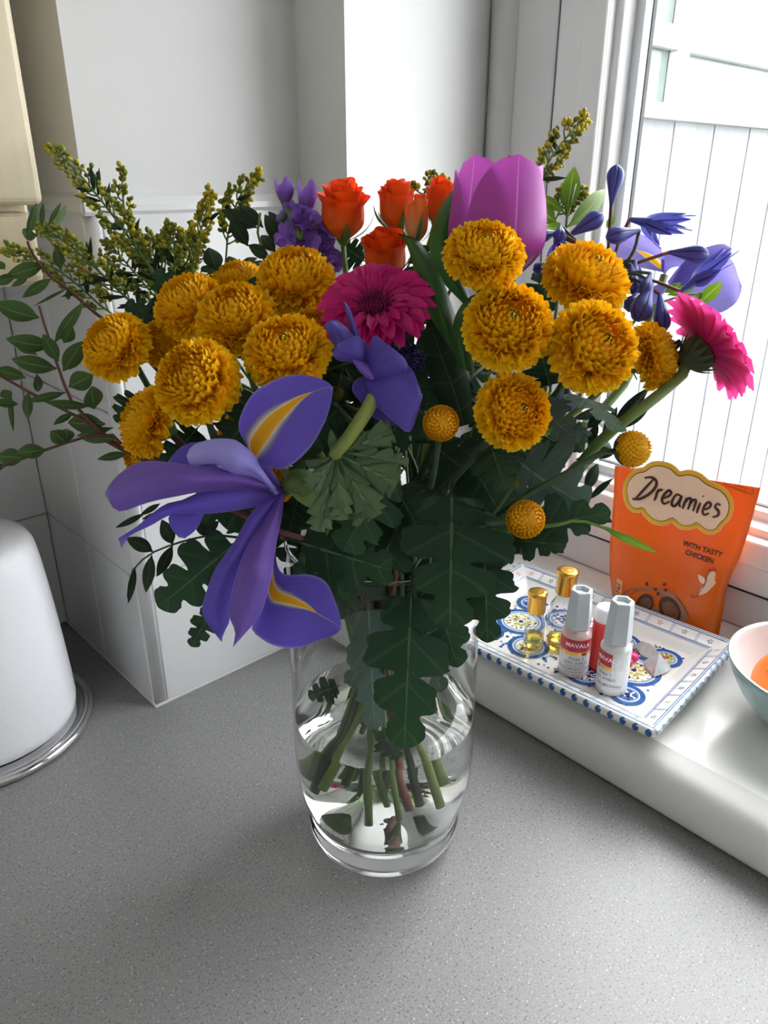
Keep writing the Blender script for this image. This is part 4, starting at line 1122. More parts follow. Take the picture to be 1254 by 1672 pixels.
# shared floret meshes: x = length 0..1, y = width -1..1 scaled to .5, z = inner side
def floret_mesh(name, curl, cup, mat, tipw=.62, rows=6, cols=4, basew=.4):
    V, uv, Fc = [], [], []
    for i in range(rows+1):
        u = i/rows
        w_ = lerp(basew, 1, smooth(u, 0, .65)) if u < .65 else math.sqrt(max(0, 1-((u-.65)/.352)**2*(1-.12)))
        w_ = w_ if i < rows else tipw*.62
        for k in range(cols+1):
            v = -1+2*k/cols
            V.append(Vector((u-(0.05*v*v if i == rows else 0), v*w_*.5, curl*u*u+cup*(v*w_)**2*.5))); uv.append((u, .5+.5*v))
    for i in range(rows):
        for k in range(cols):
            a = i*(cols+1)+k; Fc.append((a, a+1, a+cols+2, a+cols+1))
    return V, Fc, uv
FLO = {}
for key, args in {'in': (-.16, -.55), 'mid': (-.10, -.25), 'out': (.06, .35), 'back': (-.05, .30)}.items():
    V, Fc, uv = floret_mesh(key, *args, 'chrys'); FLO[key] = mesh('petal', V, Fc, M['chrys'], uv)
def strap(name, mat, droop, cup, rows=7, cols=4, notch=.03):
    V, uv, Fc = [], [], []
    for i in range(rows+1):
        u = i/rows; w_ = (.45+.55*math.sin(math.pi*.5*min(1, u/.55)))*(1 if u < .8 else math.sqrt(max(.1, 1-((u-.8)/.21)**2)))
        for k in range(cols+1):
            v = -1+2*k/cols
            V.append(Vector((u, v*w_*.5, -droop*u*u+cup*.5*(v*w_)**2+.04*math.sin(3*u)))); uv.append((u, .5+.5*v))
    for i in range(rows):
        for k in range(cols):
            a = i*(cols+1)+k; Fc.append((a, a+1, a+cols+2, a+cols+1))
    return mesh('petal', V, Fc, mat, uv)
GER = {'m': strap('petal', M['gerbera'], .16, .25), 'p': strap('petal', M['gerbera_pink'], .14, .25)}

def floret_matrix(base, d, inner, L, W):
    x = d.normalized(); z = (inner-x*inner.dot(x)).normalized(); y = z.cross(x)
    return Matrix(((x.x*L, y.x*W, z.x*L, base.x), (x.y*L, y.y*W, z.y*L, base.y), (x.z*L, y.z*W, z.z*L, base.z), (0, 0, 0, 1)))
def chrys(px, py, t, rpx, ax, label, flat=.78, n=320, keep=190, amax=112, eye=True, seed=0, leaves=0, stem_mat='stem_dark'):
    rnd = random.Random(seed*31+5)
    c = P(px, py, t); R = rpx*t/F_PX; a = cam_dir(*ax)
    fr = frame(a, c); x, y = fr.col[0].to_3d(), fr.col[1].to_3d()
    back = c-a*R*.42
    path = stem_path(back-a*R*.12, -a*.6+Vector((0, 0, -.4)), .28, seed=seed)
    th = thing('chrysanthemum', label, 'flower', base_of(path), 'yellow chrysanthemums')
    inner_parts = []
    for i in range(n):
        f = (i+.5)/n; al = math.radians(amax)*f**.62; be = i*2.399963+rnd.uniform(-.1, .1)
        rad = x*math.cos(be)+y*math.sin(be)
        d = a*math.cos(al)+rad*math.sin(al); inn = a*math.sin(al)-rad*math.cos(al)
        tipr = R*(.86+.14*smooth(al, .1, .7))*rnd.uniform(.96, 1.03)
        def dome(v): # flatten along the flower's axis
            h = v.dot(a); return v-a*h*(1-flat)
        L = R*lerp(.22, .50, smooth(al, .1, 1.3)); W = R*lerp(.085, .225, smooth(al, .05, 1.2))*rnd.uniform(.92, 1.08)
        jit = Vector((rnd.uniform(-.07, .07), rnd.uniform(-.07, .07), rnd.uniform(-.07, .07)))
        k_ = smooth(al, .75, 1.45)
        dd = ((d*.78+inn*.55)*(1-k_)+(d-inn*.10)*k_+jit).normalized()
        zz = d*(1-k_)+inn*k_
        tip = c+dome(d*tipr); base = tip-dd*L
        if i < n-keep: inner_parts.append((floret_matrix(base, dd, zz, L, W), 'in'))
        else:
            key = 'in' if al < .85 else ('mid' if al < 1.15 else ('out' if al < 1.65 else 'back'))
            place('petal', FLO[key], th, floret_matrix(base, dd, zz, L, W))
    V, Fc, uv = [], [], []
    for mt, key in inner_parts:
        v0, f0, u0 = floret_mesh('f', -.16, -.55, None, rows=4, cols=2); k = len(V)
        V += [mt @ p for p in v0]; Fc += [tuple(q+k for q in g) for g in f0]; uv += u0
    part('flower_center', V, Fc, M['chrys_in'], th, uv, kind='stuff')
    # core that the florets grow from
    prof = [(0, .55), (.30, .50), (.52, .30), (.60, .05), (.55, -.22), (.36, -.42), (.14, -.52), (0, -.54)]
    prof = [(r*R*1.02, h*R*flat*1.15) for r, h in smooth_prof(prof, 14)][::-1]
    V, Fc = lathe(prof, 20); part('receptacle', [fr @ v for v in V], Fc, M['chrys_in'], th, [(0.1, .5)]*len(V))
    if eye:
        V, Fc = lathe([(0, 0), (.10*R, .0), (.06*R, .03*R), (0, .035*R)], 10); off = a*R*.86*flat*.84
        part('eye', [fr @ v+off for v in V], Fc, M['eye'], th, [(.2, .5)]*len(V))
    V, Fc = lathe(smooth_prof([(.0022, -.74*R), (.16*R, -.66*R), (.34*R, -.48*R), (.42*R, -.34*R)], 8), 14)
    part('calyx', [fr @ v for v in V], Fc, M['calyx'], th, [(.5, .5)]*len(V))
    add_stem(th, [c-a*R*.5]+path[1:], [.0021, .0026, .0030], M[('stem_pale', 'stem', 'stem_pale', 'stem_brown')[(seed//3) % 4] if seed % 3 == 0 else stem_mat])
    PENDING.append((th, catmull([tuple(p) for p in path], 24), leaves, seed))
    return th
def chrys_bud(px, py, t, rpx, ax, label, path_px=None, aspect=1.0, green=False, seed=0):
    c = P(px, py, t); R = rpx*t/F_PX; a = cam_dir(*ax) if len(ax) == 2 else cam_dir(ax[0], ax[1], ax[2]); rnd = random.Random(seed+77)
    fr = frame(a, c)
    path = ([c-a*R*.8]+[P(*q) for q in path_px]) if path_px else stem_path(c-a*R*.8, -a+Vector((0, 0, -.5)), .25, seed=seed)
    if path_px:
        rest = stem_path(path[-1], path[-1]-path[-2], .25, seed=seed); path += rest[2:]
    th = thing('chrysanthemum_bud', label, 'flower bud', base_of(path), 'chrysanthemum buds')
    x, y = fr.col[0].to_3d(), fr.col[1].to_3d()
    V, Fc, uv = [], [], []; n = 210
    for i in range(n):
        f = (i+.5)/n; al = math.radians(122)*f**.56; be = i*2.399963
        rad = x*math.cos(be)+y*math.sin(be); d = a*math.cos(al)+rad*math.sin(al); inn = a*math.sin(al)-rad*math.cos(al)
        r2 = R*(.80+.16*smooth(al, .05, .5)); tip = c+d*r2*.99+inn*R*.10; base = c+d*r2*.90-inn*R*.20
        mt = floret_matrix(base, (tip-base), d, (tip-base).length, R*lerp(.09, .22, smooth(al, 0, 1.5)))
        v0, f0, u0 = floret_mesh('f', .10, -.6, None, rows=4, cols=2); k = len(V)
        V += [mt @ p for p in v0]; Fc += [tuple(q+k for q in g) for g in f0]; uv += u0
    part('florets', V, Fc, M['eye' if green else 'chrys_bud'], th, uv, kind='stuff')
    prof = [(R*.80*math.sin(b_), -R*.80*math.cos(b_)) for b_ in [math.pi*k/12 for k in range(13)]]
    Vc, Fcc = lathe(prof, 18); part('bud_core', [fr @ v for v in Vc], Fcc, M['chrys_bud' if not green else 'eye'], th, [(.1, .5)]*len(Vc))
    for k in range(9):
        be = k*2*math.pi/9; rad = x*math.cos(be)+y*math.sin(be)
        b_ = c-a*R*.92+rad*R*.15; e_ = c-a*R*.28+rad*R*.95
        Vl, Fl, ul = leaf_mesh(b_, e_, R*.55, 'oval', None, bend=.12, nrm=rad-a, fold=.1); part('sepal', Vl, Fl, M['calyx_dark'], th, ul)
    add_stem(th, path, [.0018, .0021, .0026], M['stem_dark'])
    return th

def cup_petal(parent, fr, R, H, beta, aw, rfun, mat, tipdrop=.25, nu=10, nv=8, pointed=.0, name='petal', thick=0, seed=0, ruf=0):
    V, uv, Fc = [], [], []; rnd = random.Random(seed); ph = rnd.uniform(0, 6)
    for i in range(nu+1):
        h = i/nu
        for k in range(nv+1):
            s = -1+2*k/nv
            hh = h*(1-tipdrop*abs(s)**2.2*h)
            a = beta+s*aw(h); r = R*rfun(hh)*(1+ruf*math.sin(5*s+ph)*h)
            V.append(fr @ Vector((r*math.cos(a), r*math.sin(a), H*hh+pointed*H*max(0, 1-abs(s)*4)*smooth(h, .85, 1)))); uv.append((h, .5+.5*s))
    for i in range(nu):
        for k in range(nv):
            q = i*(nv+1)+k; Fc.append((q, q+1, q+nv+2, q+nv+1))
    return part(name, V, Fc, M[mat], parent, uv)

def rose(px, py, t, wpx, hpx, ax, label, seed=0, mat='rose', openness=1.0, stem_to=None, sepals=5):
    rnd = random.Random(seed+400); R = wpx/2*t/F_PX; H = hpx*t/F_PX
    a = cam_dir(*ax); base = P(px, py, t)-a*H*.5
    fr = frame(a, base, -FW)
    path = stem_path(base-a*.004, -a, .25, seed=seed+50)
    th = thing('rose', label, 'rose', base_of(path), 'orange spray roses')
    k = 0
    for lay, (n, rr, hh, curl, w_) in enumerate(((2, .17, .95, 0, 1.6), (3, .32, .99, .02, 1.35), (4, .48, 1.0, .04, 1.1), (4, .64, .93, .16*openness, 1.05), (5, .80, .80, .24*openness, .92))):
        for j in range(n):
            be = j*2*math.pi/n+lay*1.1+rnd.uniform(-.2, .2); cu = curl*rnd.uniform(.7, 1.25); h2 = hh*rnd.uniform(.90, 1.04)
            rf = lambda h, rr=rr, cu=cu: (lerp(.26, 1, math.sin(math.pi/2*min(1, h*2.2)))*(1-.14*smooth(h, .5, .95)*(1 if cu < .06 else .35))*rr/.84+cu*smooth(h, .80, 1.0))*.84
            cup_petal(th, fr, R, H*h2, be, (lambda h, w_=w_: w_*(1-.12*smooth(h, .85, 1))), rf, 'rose_pale' if (mat == 'rose_pale' and lay >= 3) else 'rose', .07, pointed=0, seed=k, ruf=.03); k += 1
    for j in range(sepals):
        be = j*2*math.pi/sepals+.5; rad = fr.col[0].to_3d()*math.cos(be)+fr.col[1].to_3d()*math.sin(be)
        B = base-a*H*.02+rad*R*.15; T = base+a*H*rnd.uniform(.30, .66)+rad*R*rnd.uniform(1.06, 1.3)
        V, Fc, uv = leaf_mesh(B, T, R*.36, 'lance', None, bend=.16, nrm=rad); part('sepal', V, Fc, M['calyx'], th, uv)
    V, Fc = lathe(smooth_prof([(.0018, -.15*H), (.10*R/.5*.5, -.12*H), (.24*R, -.03*H), (.27*R, .05*H)], 8), 12); part('hip', [fr @ v for v in V], Fc, M['calyx'], th, [(.5, .5)]*len(V))
    add_stem(th, path, [.0019, .0022, .0024], M['stem'])
    return th

def gerbera(px, py, t, rpx, ax, label, key, stem_px=None, seed=0, away=0, cone=.25):
    rnd = random.Random(seed+900); c = P(px, py, t); R = rpx*t/F_PX; a = cam_dir(ax[0], ax[1], away)
    fr = frame(a, c); x, y = fr.col[0].to_3d(), fr.col[1].to_3d()
    p0 = c-a*R*.28
    if stem_px:
        path = [p0]+[P(*q) for q in stem_px]; path += stem_path(path[-1], path[-1]-path[-2], .3, seed=seed)[2:]
    else: path = stem_path(p0, -a+Vector((0, 0, -.3)), .2, seed=seed)
    th = thing('gerbera', label, 'flower', base_of(path), 'gerberas')
    for ring_, (n, r0, L, lift, w_) in enumerate(((24, .20, .82, -.04, .26), (20, .19, .74, .10, .25), (16, .17, .52, .24, .19))):
        for j in range(n):
            be = (j+.5*ring_)*2*math.pi/n+rnd.uniform(-.06, .06); rad = x*math.cos(be)+y*math.sin(be)
            d = (rad+a*(lift+cone+rnd.uniform(-.07, .07))).normalized()
            place('petal', GER[key], th, floret_matrix(c+rad*R*r0+a*R*(.02*ring_), d, a, R*L*rnd.uniform(.92, 1.05), R*w_*rnd.uniform(.9, 1.1)))
    V, Fc, uv = [], [], []
    for i in range(150):
        f = math.sqrt((i+.5)/150); be = i*2.39996; rad = x*math.cos(be)+y*math.sin(be)
        b_ = c+rad*R*.27*f+a*R*.03; e_ = b_+(a+rad*(.9*f*f)).normalized()*R*lerp(.07, .17, f)
        v0, f0, u0 = tube([b_, lerp(b_, e_, .6), e_], [R*.014, R*.02, R*.012], 4); k = len(V)
        V += v0; Fc += [tuple(q+k for q in g) for g in f0]; uv += u0
    part('flower_eye', V, Fc, M['gerbera_eye'], th, uv, kind='stuff')
    V, Fc = lathe(smooth_prof([(.003, -.42*R), (.12*R, -.36*R), (.26*R, -.20*R), (.30*R, -.03*R), (.28*R, .02*R), (.15*R, .05*R), (0, .06*R)], 16), 20)
    part('calyx', [fr @ v for v in V], Fc, M['calyx_dark'], th, [(.5, .5)]*len(V))
    for j in range(16):
        be = j*2*math.pi/16; rad = x*math.cos(be)+y*math.sin(be)
        V, Fc, uv = leaf_mesh(c-a*R*.34+rad*R*.10, c-a*R*.02+rad*R*.42, R*.11, 'lance', None, bend=.1, nrm=rad-a); part('sepal', V, Fc, M['calyx_dark'], th, uv)
    add_stem(th, path, [.0034, .0036, .0034], M['stem'], n=26, seg=10)
    return th

# ------------------------------------------------------------------ goldenrod
def bud_mesh(mat):
    V, Fc = lathe(smooth_prof([(0, -.5), (.22, -.46), (.40, -.15), (.38, .15), (.22, .42), (0, .52)], 7), 8)
    return mesh('bud', V, Fc, mat, [((v.z+.5), .5) for v in V])
BUD = [bud_mesh(M['bud_green']), bud_mesh(M['bud_yellow'])]
def goldenrod(pts, t, label, nbr, blen, seed, yellow=.15, bpx=8.8, dens=1.0, tend=None, spread=60, leaves=3):
    rnd = random.Random(seed+1200)
    tl = t if isinstance(t, tuple) else (t, t)
    pix = catmull([(p[0], p[1]) for p in pts], 30)
    W3 = [P(p[0], p[1], lerp(tl[0], tl[1], i/29)) for i, p in enumerate(pix)]
    path = W3+stem_path(W3[-1], W3[-1]-W3[-2], .2, seed=seed)[2:]
    th = thing('goldenrod_sprig', label, 'flower sprig', base_of(path), 'goldenrod sprigs')
    parts_ = []
    add_stem(th, [path[i] for i in range(0, 30, 3)]+path[29:], [.0006, .0012, .0018, .0020], M['stem'], n=34, seg=6)
    tips = []
    V, Fc, uv = [], [], []
    for j in range(nbr):
        f = (j+.3)/nbr; i = min(28, int(1+f*22)); p = W3[i]; dn = (W3[max(i-1, 0)]-W3[min(i+1, 29)]).normalized()
        sgn = 1 if j % 2 else -1
        ang = math.radians(rnd.uniform(28, spread))*sgn
        out = (Matrix.Rotation(ang, 3, FW) @ dn+FW*rnd.uniform(-.45, .45)).normalized()
        L = blen*tl[0]/F_PX*lerp(.35, 1, smooth(f, 0, .6))*rnd.uniform(.75, 1.2)
        e = p+out*L*.6+dn*L*.35
        bp = [p, p+out*L*.45, e]
        v0, f0, u0 = tube([tuple(q) for q in bp], [.0007, .0005], 5, 6); k = len(V); V += v0; Fc += [tuple(q+k for q in g) for g in f0]; uv += u0
        cp = catmull([tuple(q) for q in bp], 9); nb = max(2, int(dens*(3+4*smooth(f, 0, .7))))
        for m in range(nb):
            q = Vector(cp[8-int(m*6/nb)]); dd = (e-p).normalized()
            off = (Matrix.Rotation(math.radians((-1)**m*rnd.uniform(25, 75)), 3, FW) @ dd+FW*rnd.uniform(-.6, .6)).normalized() if m else dd
            sz = bpx*tl[0]/F_PX*rnd.uniform(.8, 1.15)
            b_ = q+off*sz*rnd.uniform(.5, .95)
            v0, f0, u0 = tube([tuple(q), tuple(b_)], [.0004, .0004], 4); k = len(V); V += v0; Fc += [tuple(x_+k for x_ in g) for g in f0]; uv += u0
            fr = frame(off, b_); place('bud', BUD[1 if rnd.random() < yellow*(1.6-f) else 0], th, fr @ Matrix.Scale(sz, 4))
    for m in range(6):
        q = W3[m//2]; dn = (W3[0]-W3[3]).normalized(); off = (Matrix.Rotation(math.radians((-1)**m*35*(m > 0)), 3, FW) @ dn).normalized(); sz = bpx*tl[0]/F_PX
        place('bud', BUD[1 if rnd.random() < yellow*2 else 0], th, frame(off, q+off*sz*.6) @ Matrix.Scale(sz, 4))
    part('branchlets', V, Fc, M['stem'], th, uv, kind='stuff')
    for m in range(leaves):
        i = rnd.randint(8, 24); p = W3[i]; dn = (W3[i-1]-W3[i+1]).normalized()
        out = (Matrix.Rotation(math.radians((-1)**m*rnd.uniform(35, 70)), 3, FW) @ dn+FW*rnd.uniform(-.3, .3)).normalized()
        Vl, Fl, ul = leaf_mesh(p, p+out*rnd.uniform(.012, .02), .0032, 'lance', None, bend=.1); part('leaf', Vl, Fl, M['leaf_black'], th, ul)
    return th

def twig(name, label, stem_px, leaves, t, mat, smat='stem_brown', r=(.0008, .0016, .0022), group=None, into=True, jitter=.02, dt=None, seed=0, cat='foliage'):
    """leafy twig: stem points from tip to base, leaves as (base, tip, width) in photo points"""
    rnd = random.Random(seed+2200); tl = t if isinstance(t, tuple) else (t, t); n = len(stem_px)
    W3 = [P(p[0], p[1], lerp(tl[0], tl[1], i/(n-1))) for i, p in enumerate(stem_px)]
    path = list(W3)
    if into: path += stem_path(W3[-1], W3[-1]-W3[-2], .25, seed=seed+30)[2:]
    th = thing(name, label, cat, base_of(path), group)
    add_stem(th, path, list(r), M[smat], n=30, seg=7)
    for (b, e, w_) in leaves:
        i = min(range(n), key=lambda q: (stem_px[q][0]-b[0])**2+(stem_px[q][1]-b[1])**2); tb = lerp(tl[0], tl[1], i/(n-1))
        leaf(th, b, e, w_, 'oval', mat, tb-.002, tb+rnd.uniform(-jitter, jitter), bend=rnd.uniform(.02, .10), roll=rnd.uniform(-.45, .45), fold=rnd.uniform(.08, .3))
    return th

# ------------------------------------------------------------------ chrysanthemums: (px, py, depth, radius px, lean, label)
CH = [
 (193, 568, .490, 61, (-.42, .34), 'yellow chrysanthemum standing alone next to the olive leafy twigs', .86, 0),
 (312, 503, .502, 62, (-.30, .52), 'yellow chrysanthemum in front of the dense goldenrod sprays', .9, 0),
 (388, 524, .474, 70, (-.12, .50), 'large yellow chrysanthemum in the middle of the crowded yellow cluster', .86, 0),
 (484, 463, .492, 67, (.05, .60), 'yellow chrysanthemum touching the magenta gerbera petals below the violet stock', .9, 0),
 (390, 466, .536, 48, (-.05, .70), 'yellow chrysanthemum mostly hidden behind the crowded yellow cluster', .85, 0),
 (469, 577, .446, 74, (-.06, .50), 'yellow chrysanthemum with an open green eye directly above the iris', .72, 1),
 (509, 543, .474, 46, (.05, .45), 'half hidden yellow chrysanthemum with a green eye behind the purple anemone', .75, 1),
 (324, 625, .438, 74, (-.28, .28), 'biggest round yellow chrysanthemum of the cluster beside the leafy twigs', .86, 0),
 (246, 690, .474, 62, (-.74, .30), 'yellow chrysanthemum tipped sideways below the biggest round bloom', .8, 1),
 (236, 742, .530, 42, (-.60, -.25), 'deep yellow chrysanthemum peeping out under the tipped one above the iris', .8, 0),
 (272, 560, .520, 44, (-.30, .10), 'shaded orange yellow chrysanthemum behind the gap between two blooms', .85, 0),
 (395, 712, .490, 40, (-.2, -.3), 'yellow chrysanthemum mostly covered by the upper iris petal', .85, 0),
 (450, 790, .484, 34, (.1, -.3), 'sliver of yellow chrysanthemum seen behind the heart of the iris', .85, 0),
 (790, 418, .430, 69, (.02, .52), 'yellow chrysanthemum standing in front of the tulip', .74, 1),
 (829, 536, .425, 77, (.03, .26), 'yellow chrysanthemum between the tulip bloom and the lower oval bloom', .80, 1),
 (956, 458, .465, 74, (.22, .58), 'yellow chrysanthemum tilted up underneath the blue agapanthus', .8, 1),
 (966, 568, .428, 79, (.30, .12), 'largest yellow chrysanthemum below the blue agapanthus', .82, 1),
 (1062, 583, .475, 58, (.82, .18), 'yellow chrysanthemum turned sideways towards the pink gerbera by the window', .8, 0),
 (836, 673, .435, 66, (.34, .08), 'lowest open yellow chrysanthemum above the small button bud', .82, 1),
]
for (px, py, t, r, ax, lab, flat, eye) in CH: BLOOMS.append((P(px, py, t), r*t/F_PX*.95))
for px, py, t, r in ((720, 691, .432, 31), (1032, 733, .440, 32), (858, 848, .428, 33), (614, 503, .466, 70), (1148, 572, .470, 60), (560, 343, .505, 40), (648, 335, .505, 34), (682, 358, .498, 26), (718, 327, .515, 30), (629, 412, .500, 40), (806, 380, .478, 78), (461, 806, .440, 40), (630, 600, .432, 50), (500, 380, .500, 46)):
    BLOOMS.append((P(px, py, t), r*t/F_PX))
for i, (px, py, t, r, ax, lab, flat, eye) in enumerate(CH):
    chrys(px, py, t, r, ax, lab, flat=flat, eye=bool(eye), seed=i+1, leaves=2 if i % 2 else 1)
chrys_bud(720, 691, .432, 31, (.08, .02), 'round yellow button bud beside the purple anemone', seed=1)
chrys_bud(1032, 733, .440, 32, (.72, .10), 'yellow button bud on a long bare stem above the orange bag', [(985, 738, .440), (930, 770, .445), (860, 808, .455), (800, 850, .475)], seed=2)
chrys_bud(858, 848, .428, 33, (.12, .02), 'yellow button bud low down among the dark lobed leaves', [(826, 848, .436), (790, 852, .45)], seed=3)
chrys_bud(549, 643, .470, 14, (.2, .1), 'tiny greenish bud tucked behind the upper iris petal', seed=4, green=True)
chrys_bud(840, 790, .452, 10, (.3, .3), 'tiny dark unopened bud beside the long bare stem', [(828, 805, .456), (800, 840, .47)], seed=5, green=True)

# ------------------------------------------------------------------ the large iris in front
def k4(pts): return [(120+x/2.6125, 480+y/2.6125) for x, y in pts]
heart = P(461, 806, .452)
ipath = [P(462, 800, .455), P(492, 795, .462), P(530, 850, .485), P(560, 940, .535)]
ipath += stem_path(ipath[-1], ipath[-1]-ipath[-2], .2, seed=71)[2:]
iris = thing('iris', 'large violet iris with yellow streaked petals leaning over the vase', 'iris', base_of(ipath))
add_stem(iris, ipath, [.0042, .0046, .0045, .0042], M['stem'], n=26, seg=10)
loft('fall_petal', k4([(745, 660), (705, 575), (720, 500), (770, 420), (850, 370), (930, 345), (1010, 350), (1075, 370), (1108, 398)]),
     k4([(790, 735), (838, 738), (890, 748), (950, 715), (1010, 655), (1045, 600), (1075, 540), (1097, 470), (1108, 398)]), (.437, .420, .424), -.012, 'iris_fall', iris, ruffle=.0016, label='violet petal with a yellow streak', nu=22, nv=14)
loft('standard_petal', k4([(905, 850), (840, 740), (780, 680), (700, 640), (560, 630), (480, 640), (420, 690), (395, 730)]),
     k4([(880, 870), (800, 800), (700, 770), (600, 765), (520, 765), (460, 760), (420, 745), (395, 730)]), (.452, .455), .004, 'iris', iris, ruffle=.001)
loft('style_crest', k4([(880, 850), (800, 740), (775, 690), (730, 650), (690, 622), (620, 616), (560, 626), (505, 648), (482, 690)]),
     k4([(860, 860), (790, 790), (740, 765), (690, 770), (640, 745), (600, 725), (545, 728), (500, 738), (482, 690)]), (.446, .428, .432), .007, 'iris_pale', iris, ruffle=.0022, label='pale lavender style crest')
loft('style_crest', k4([(860, 830), (800, 770), (740, 730), (690, 712), (640, 715), (610, 735)]), k4([(850, 850), (790, 800), (740, 778), (700, 772), (660, 762), (610, 735)]), (.444, .426), .004, 'iris_pale', iris, ruffle=.0015)
loft('standard_petal', k4([(885, 830), (760, 770), (690, 745), (560, 737), (430, 720), (330, 712), (260, 725), (200, 762), (152, 815), (135, 852)]),
     k4([(885, 850), (780, 838), (690, 835), (560, 842), (450, 862), (350, 882), (280, 903), (220, 925), (175, 920), (135, 852)]), (.450, .425, .430), .012, 'iris_purple', iris, ruffle=.0014, nu=24)
loft('fall_petal', k4([(890, 850), (800, 800), (700, 805), (600, 825), (520, 852), (460, 880), (400, 893), (340, 932), (270, 992), (190, 1042)]),
     k4([(880, 890), (760, 912), (640, 932), (540, 938), (450, 938), (400, 948), (330, 988), (270, 1015), (235, 1035), (205, 1085)]), (.455, .440, .432), .006, 'iris', iris, ruffle=.0016, nu=24)
loft('fall_petal', k4([(640, 920), (520, 930), (440, 935), (405, 950), (418, 1000), (448, 1038)]), k4([(650, 930), (600, 935), (560, 938), (545, 965), (520, 1008), (475, 1043)]), (.452, .448), .003, 'iris', iris)
loft('standard_petal', k4([(880, 840), (800, 890), (740, 960), (690, 1050), (640, 1120), (600, 1180), (570, 1260), (548, 1340), (562, 1392), (590, 1432), (632, 1486)]),
     k4([(892, 865), (830, 950), (780, 1030), (730, 1120), (695, 1200), (675, 1280), (665, 1340), (668, 1390), (655, 1420), (640, 1450), (632, 1486)]), (.452, .425, .428), .008, 'iris', iris, ruffle=.0012, nu=24)
loft('standard_petal', k4([(885, 850), (810, 970), (750, 1060), (705, 1160), (675, 1270), (662, 1340), (672, 1400), (690, 1440), (680, 1508)]),
     k4([(900, 860), (888, 960), (872, 1030), (856, 1120), (842, 1220), (812, 1330), (780, 1392), (735, 1445), (680, 1508)]), (.450, .415, .422), .010, 'iris_purple', iris, ruffle=.0012, nu=24)
loft('fall_petal', k4([(862, 1090), (868, 1150), (890, 1190), (935, 1200), (990, 1195), (1050, 1210), (1085, 1240), (1112, 1300), (1138, 1375), (1143, 1428)]),
     k4([(820, 1240), (790, 1340), (760, 1425), (790, 1462), (850, 1498), (920, 1512), (985, 1503), (1050, 1475), (1110, 1458), (1143, 1428)]), (.430, .418, .424), -.010, 'iris_fall2', iris, ruffle=.0016, label='violet petal with a yellow streak', nu=22, nv=14)
loft('fall_claw', k4([(895, 850), (880, 950), (865, 1050), (860, 1110)]), k4([(880, 860), (850, 980), (830, 1120), (815, 1250)]), (.452, .430), .003, 'iris', iris)
V, Fc, uv = tube([P(463, 800, .450), P(476, 792, .450), P(492, 790, .452), P(515, 806, .456)], [.003, .0085, .0095, .004], 12, 14); part('spathe', V, Fc, M['calyx'], iris, uv, label='green sheath')
leaf(iris, (520, 832), (458, 762), 34, 'lance', 'stem', .452, .447, name='spathe', bend=.1)

# ------------------------------------------------------------------ second iris behind, against the window
ip = [P(1085, 450, .575), P(1060, 520, .575), P(1010, 640, .575)]; ip += stem_path(ip[-1], ip[-1]-ip[-2], .2, seed=72)[2:]
ir2 = thing('iris', 'pale lavender iris against the window behind the agapanthus', 'iris', base_of(ip))
add_stem(ir2, ip, [.003, .004, .004], M['stem'], n=24)
loft('fall_petal', [(1085, 445), (1060, 440), (1025, 432), (1002, 418), (996, 400), (1005, 385)], [(1085, 440), (1084, 420), (1075, 400), (1060, 388), (1035, 380), (1005, 385)], (.572, .566), -.006, 'iris_back_fall', ir2, ruffle=.001)
loft('standard_petal', [(1080, 440), (1080, 424), (1090, 414), (1105, 410), (1122, 415), (1135, 428)], [(1085, 450), (1092, 440), (1102, 436), (1115, 435), (1128, 436), (1135, 428)], (.575, .57), .003, 'iris_back', ir2)
loft('fall_petal', [(1095, 470), (1110, 440), (1140, 415), (1170, 408), (1195, 425), (1205, 450), (1211, 468)], [(1100, 478), (1120, 490), (1150, 512), (1178, 510), (1200, 496), (1208, 482), (1211, 468)], (.572, .560), -.006, 'iris_back', ir2, ruffle=.003)
loft('standard_petal', [(1090, 460), (1105, 440), (1125, 420), (1150, 405), (1180, 398), (1195, 405)], [(1095, 475), (1115, 470), (1140, 455), (1165, 440), (1188, 425), (1195, 405)], (.573, .563), .005, 'iris_back', ir2, ruffle=.001)
loft('standard_petal', [(1085, 460), (1060, 470), (1045, 478), (1035, 492)], [(1090, 470), (1075, 490), (1060, 500), (1035, 492)], (.574, .566), .004, 'iris_back', ir2)

# ------------------------------------------------------------------ anemone with its frilly collar
def k2(pts): return [(400+x/3.483, 250+y/3.483) for x, y in pts]
def k8(pts): return [(440+x/3.483, 600+y/3.483) for x, y in pts]
ah = P(624, 622, .440); an_path = [ah, P(598, 672, .438), P(566, 720, .440), P(548, 745, .445), P(556, 820, .475), P(575, 920, .53)]
an_path += stem_path(an_path[-1], an_path[-1]-an_path[-2], .2, seed=73)[2:]
ane = thing('anemone', 'dark violet anemone seen from behind on a bare pale stem', 'anemone', base_of(an_path))
add_stem(ane, an_path, [.0040, .0042, .0042, .0038, .0036], M['stem_pale'], n=30, seg=10)
loft('petal', k2([(640, 1120), (610, 1050), (585, 950), (568, 880), (556, 832)]), k2([(665, 1110), (650, 1030), (625, 960), (595, 880), (556, 832)]), (.446, .440), .003, 'anemone', ane, ruffle=.001)
loft('petal', k2([(640, 1150), (560, 1130), (510, 1100), (470, 1020), (455, 975), (490, 945)]), k2([(660, 1120), (640, 1070), (610, 1030), (570, 985), (530, 955), (490, 945)]), (.440, .432), .006, 'anemone', ane, ruffle=.0035)
loft('petal', k2([(660, 1230), (600, 1190), (530, 1180), (498, 1140), (520, 1090)]), k2([(690, 1190), (700, 1120), (680, 1070), (620, 1040), (520, 1090)]), (.436, .424), .006, 'anemone', ane, ruffle=.0035)
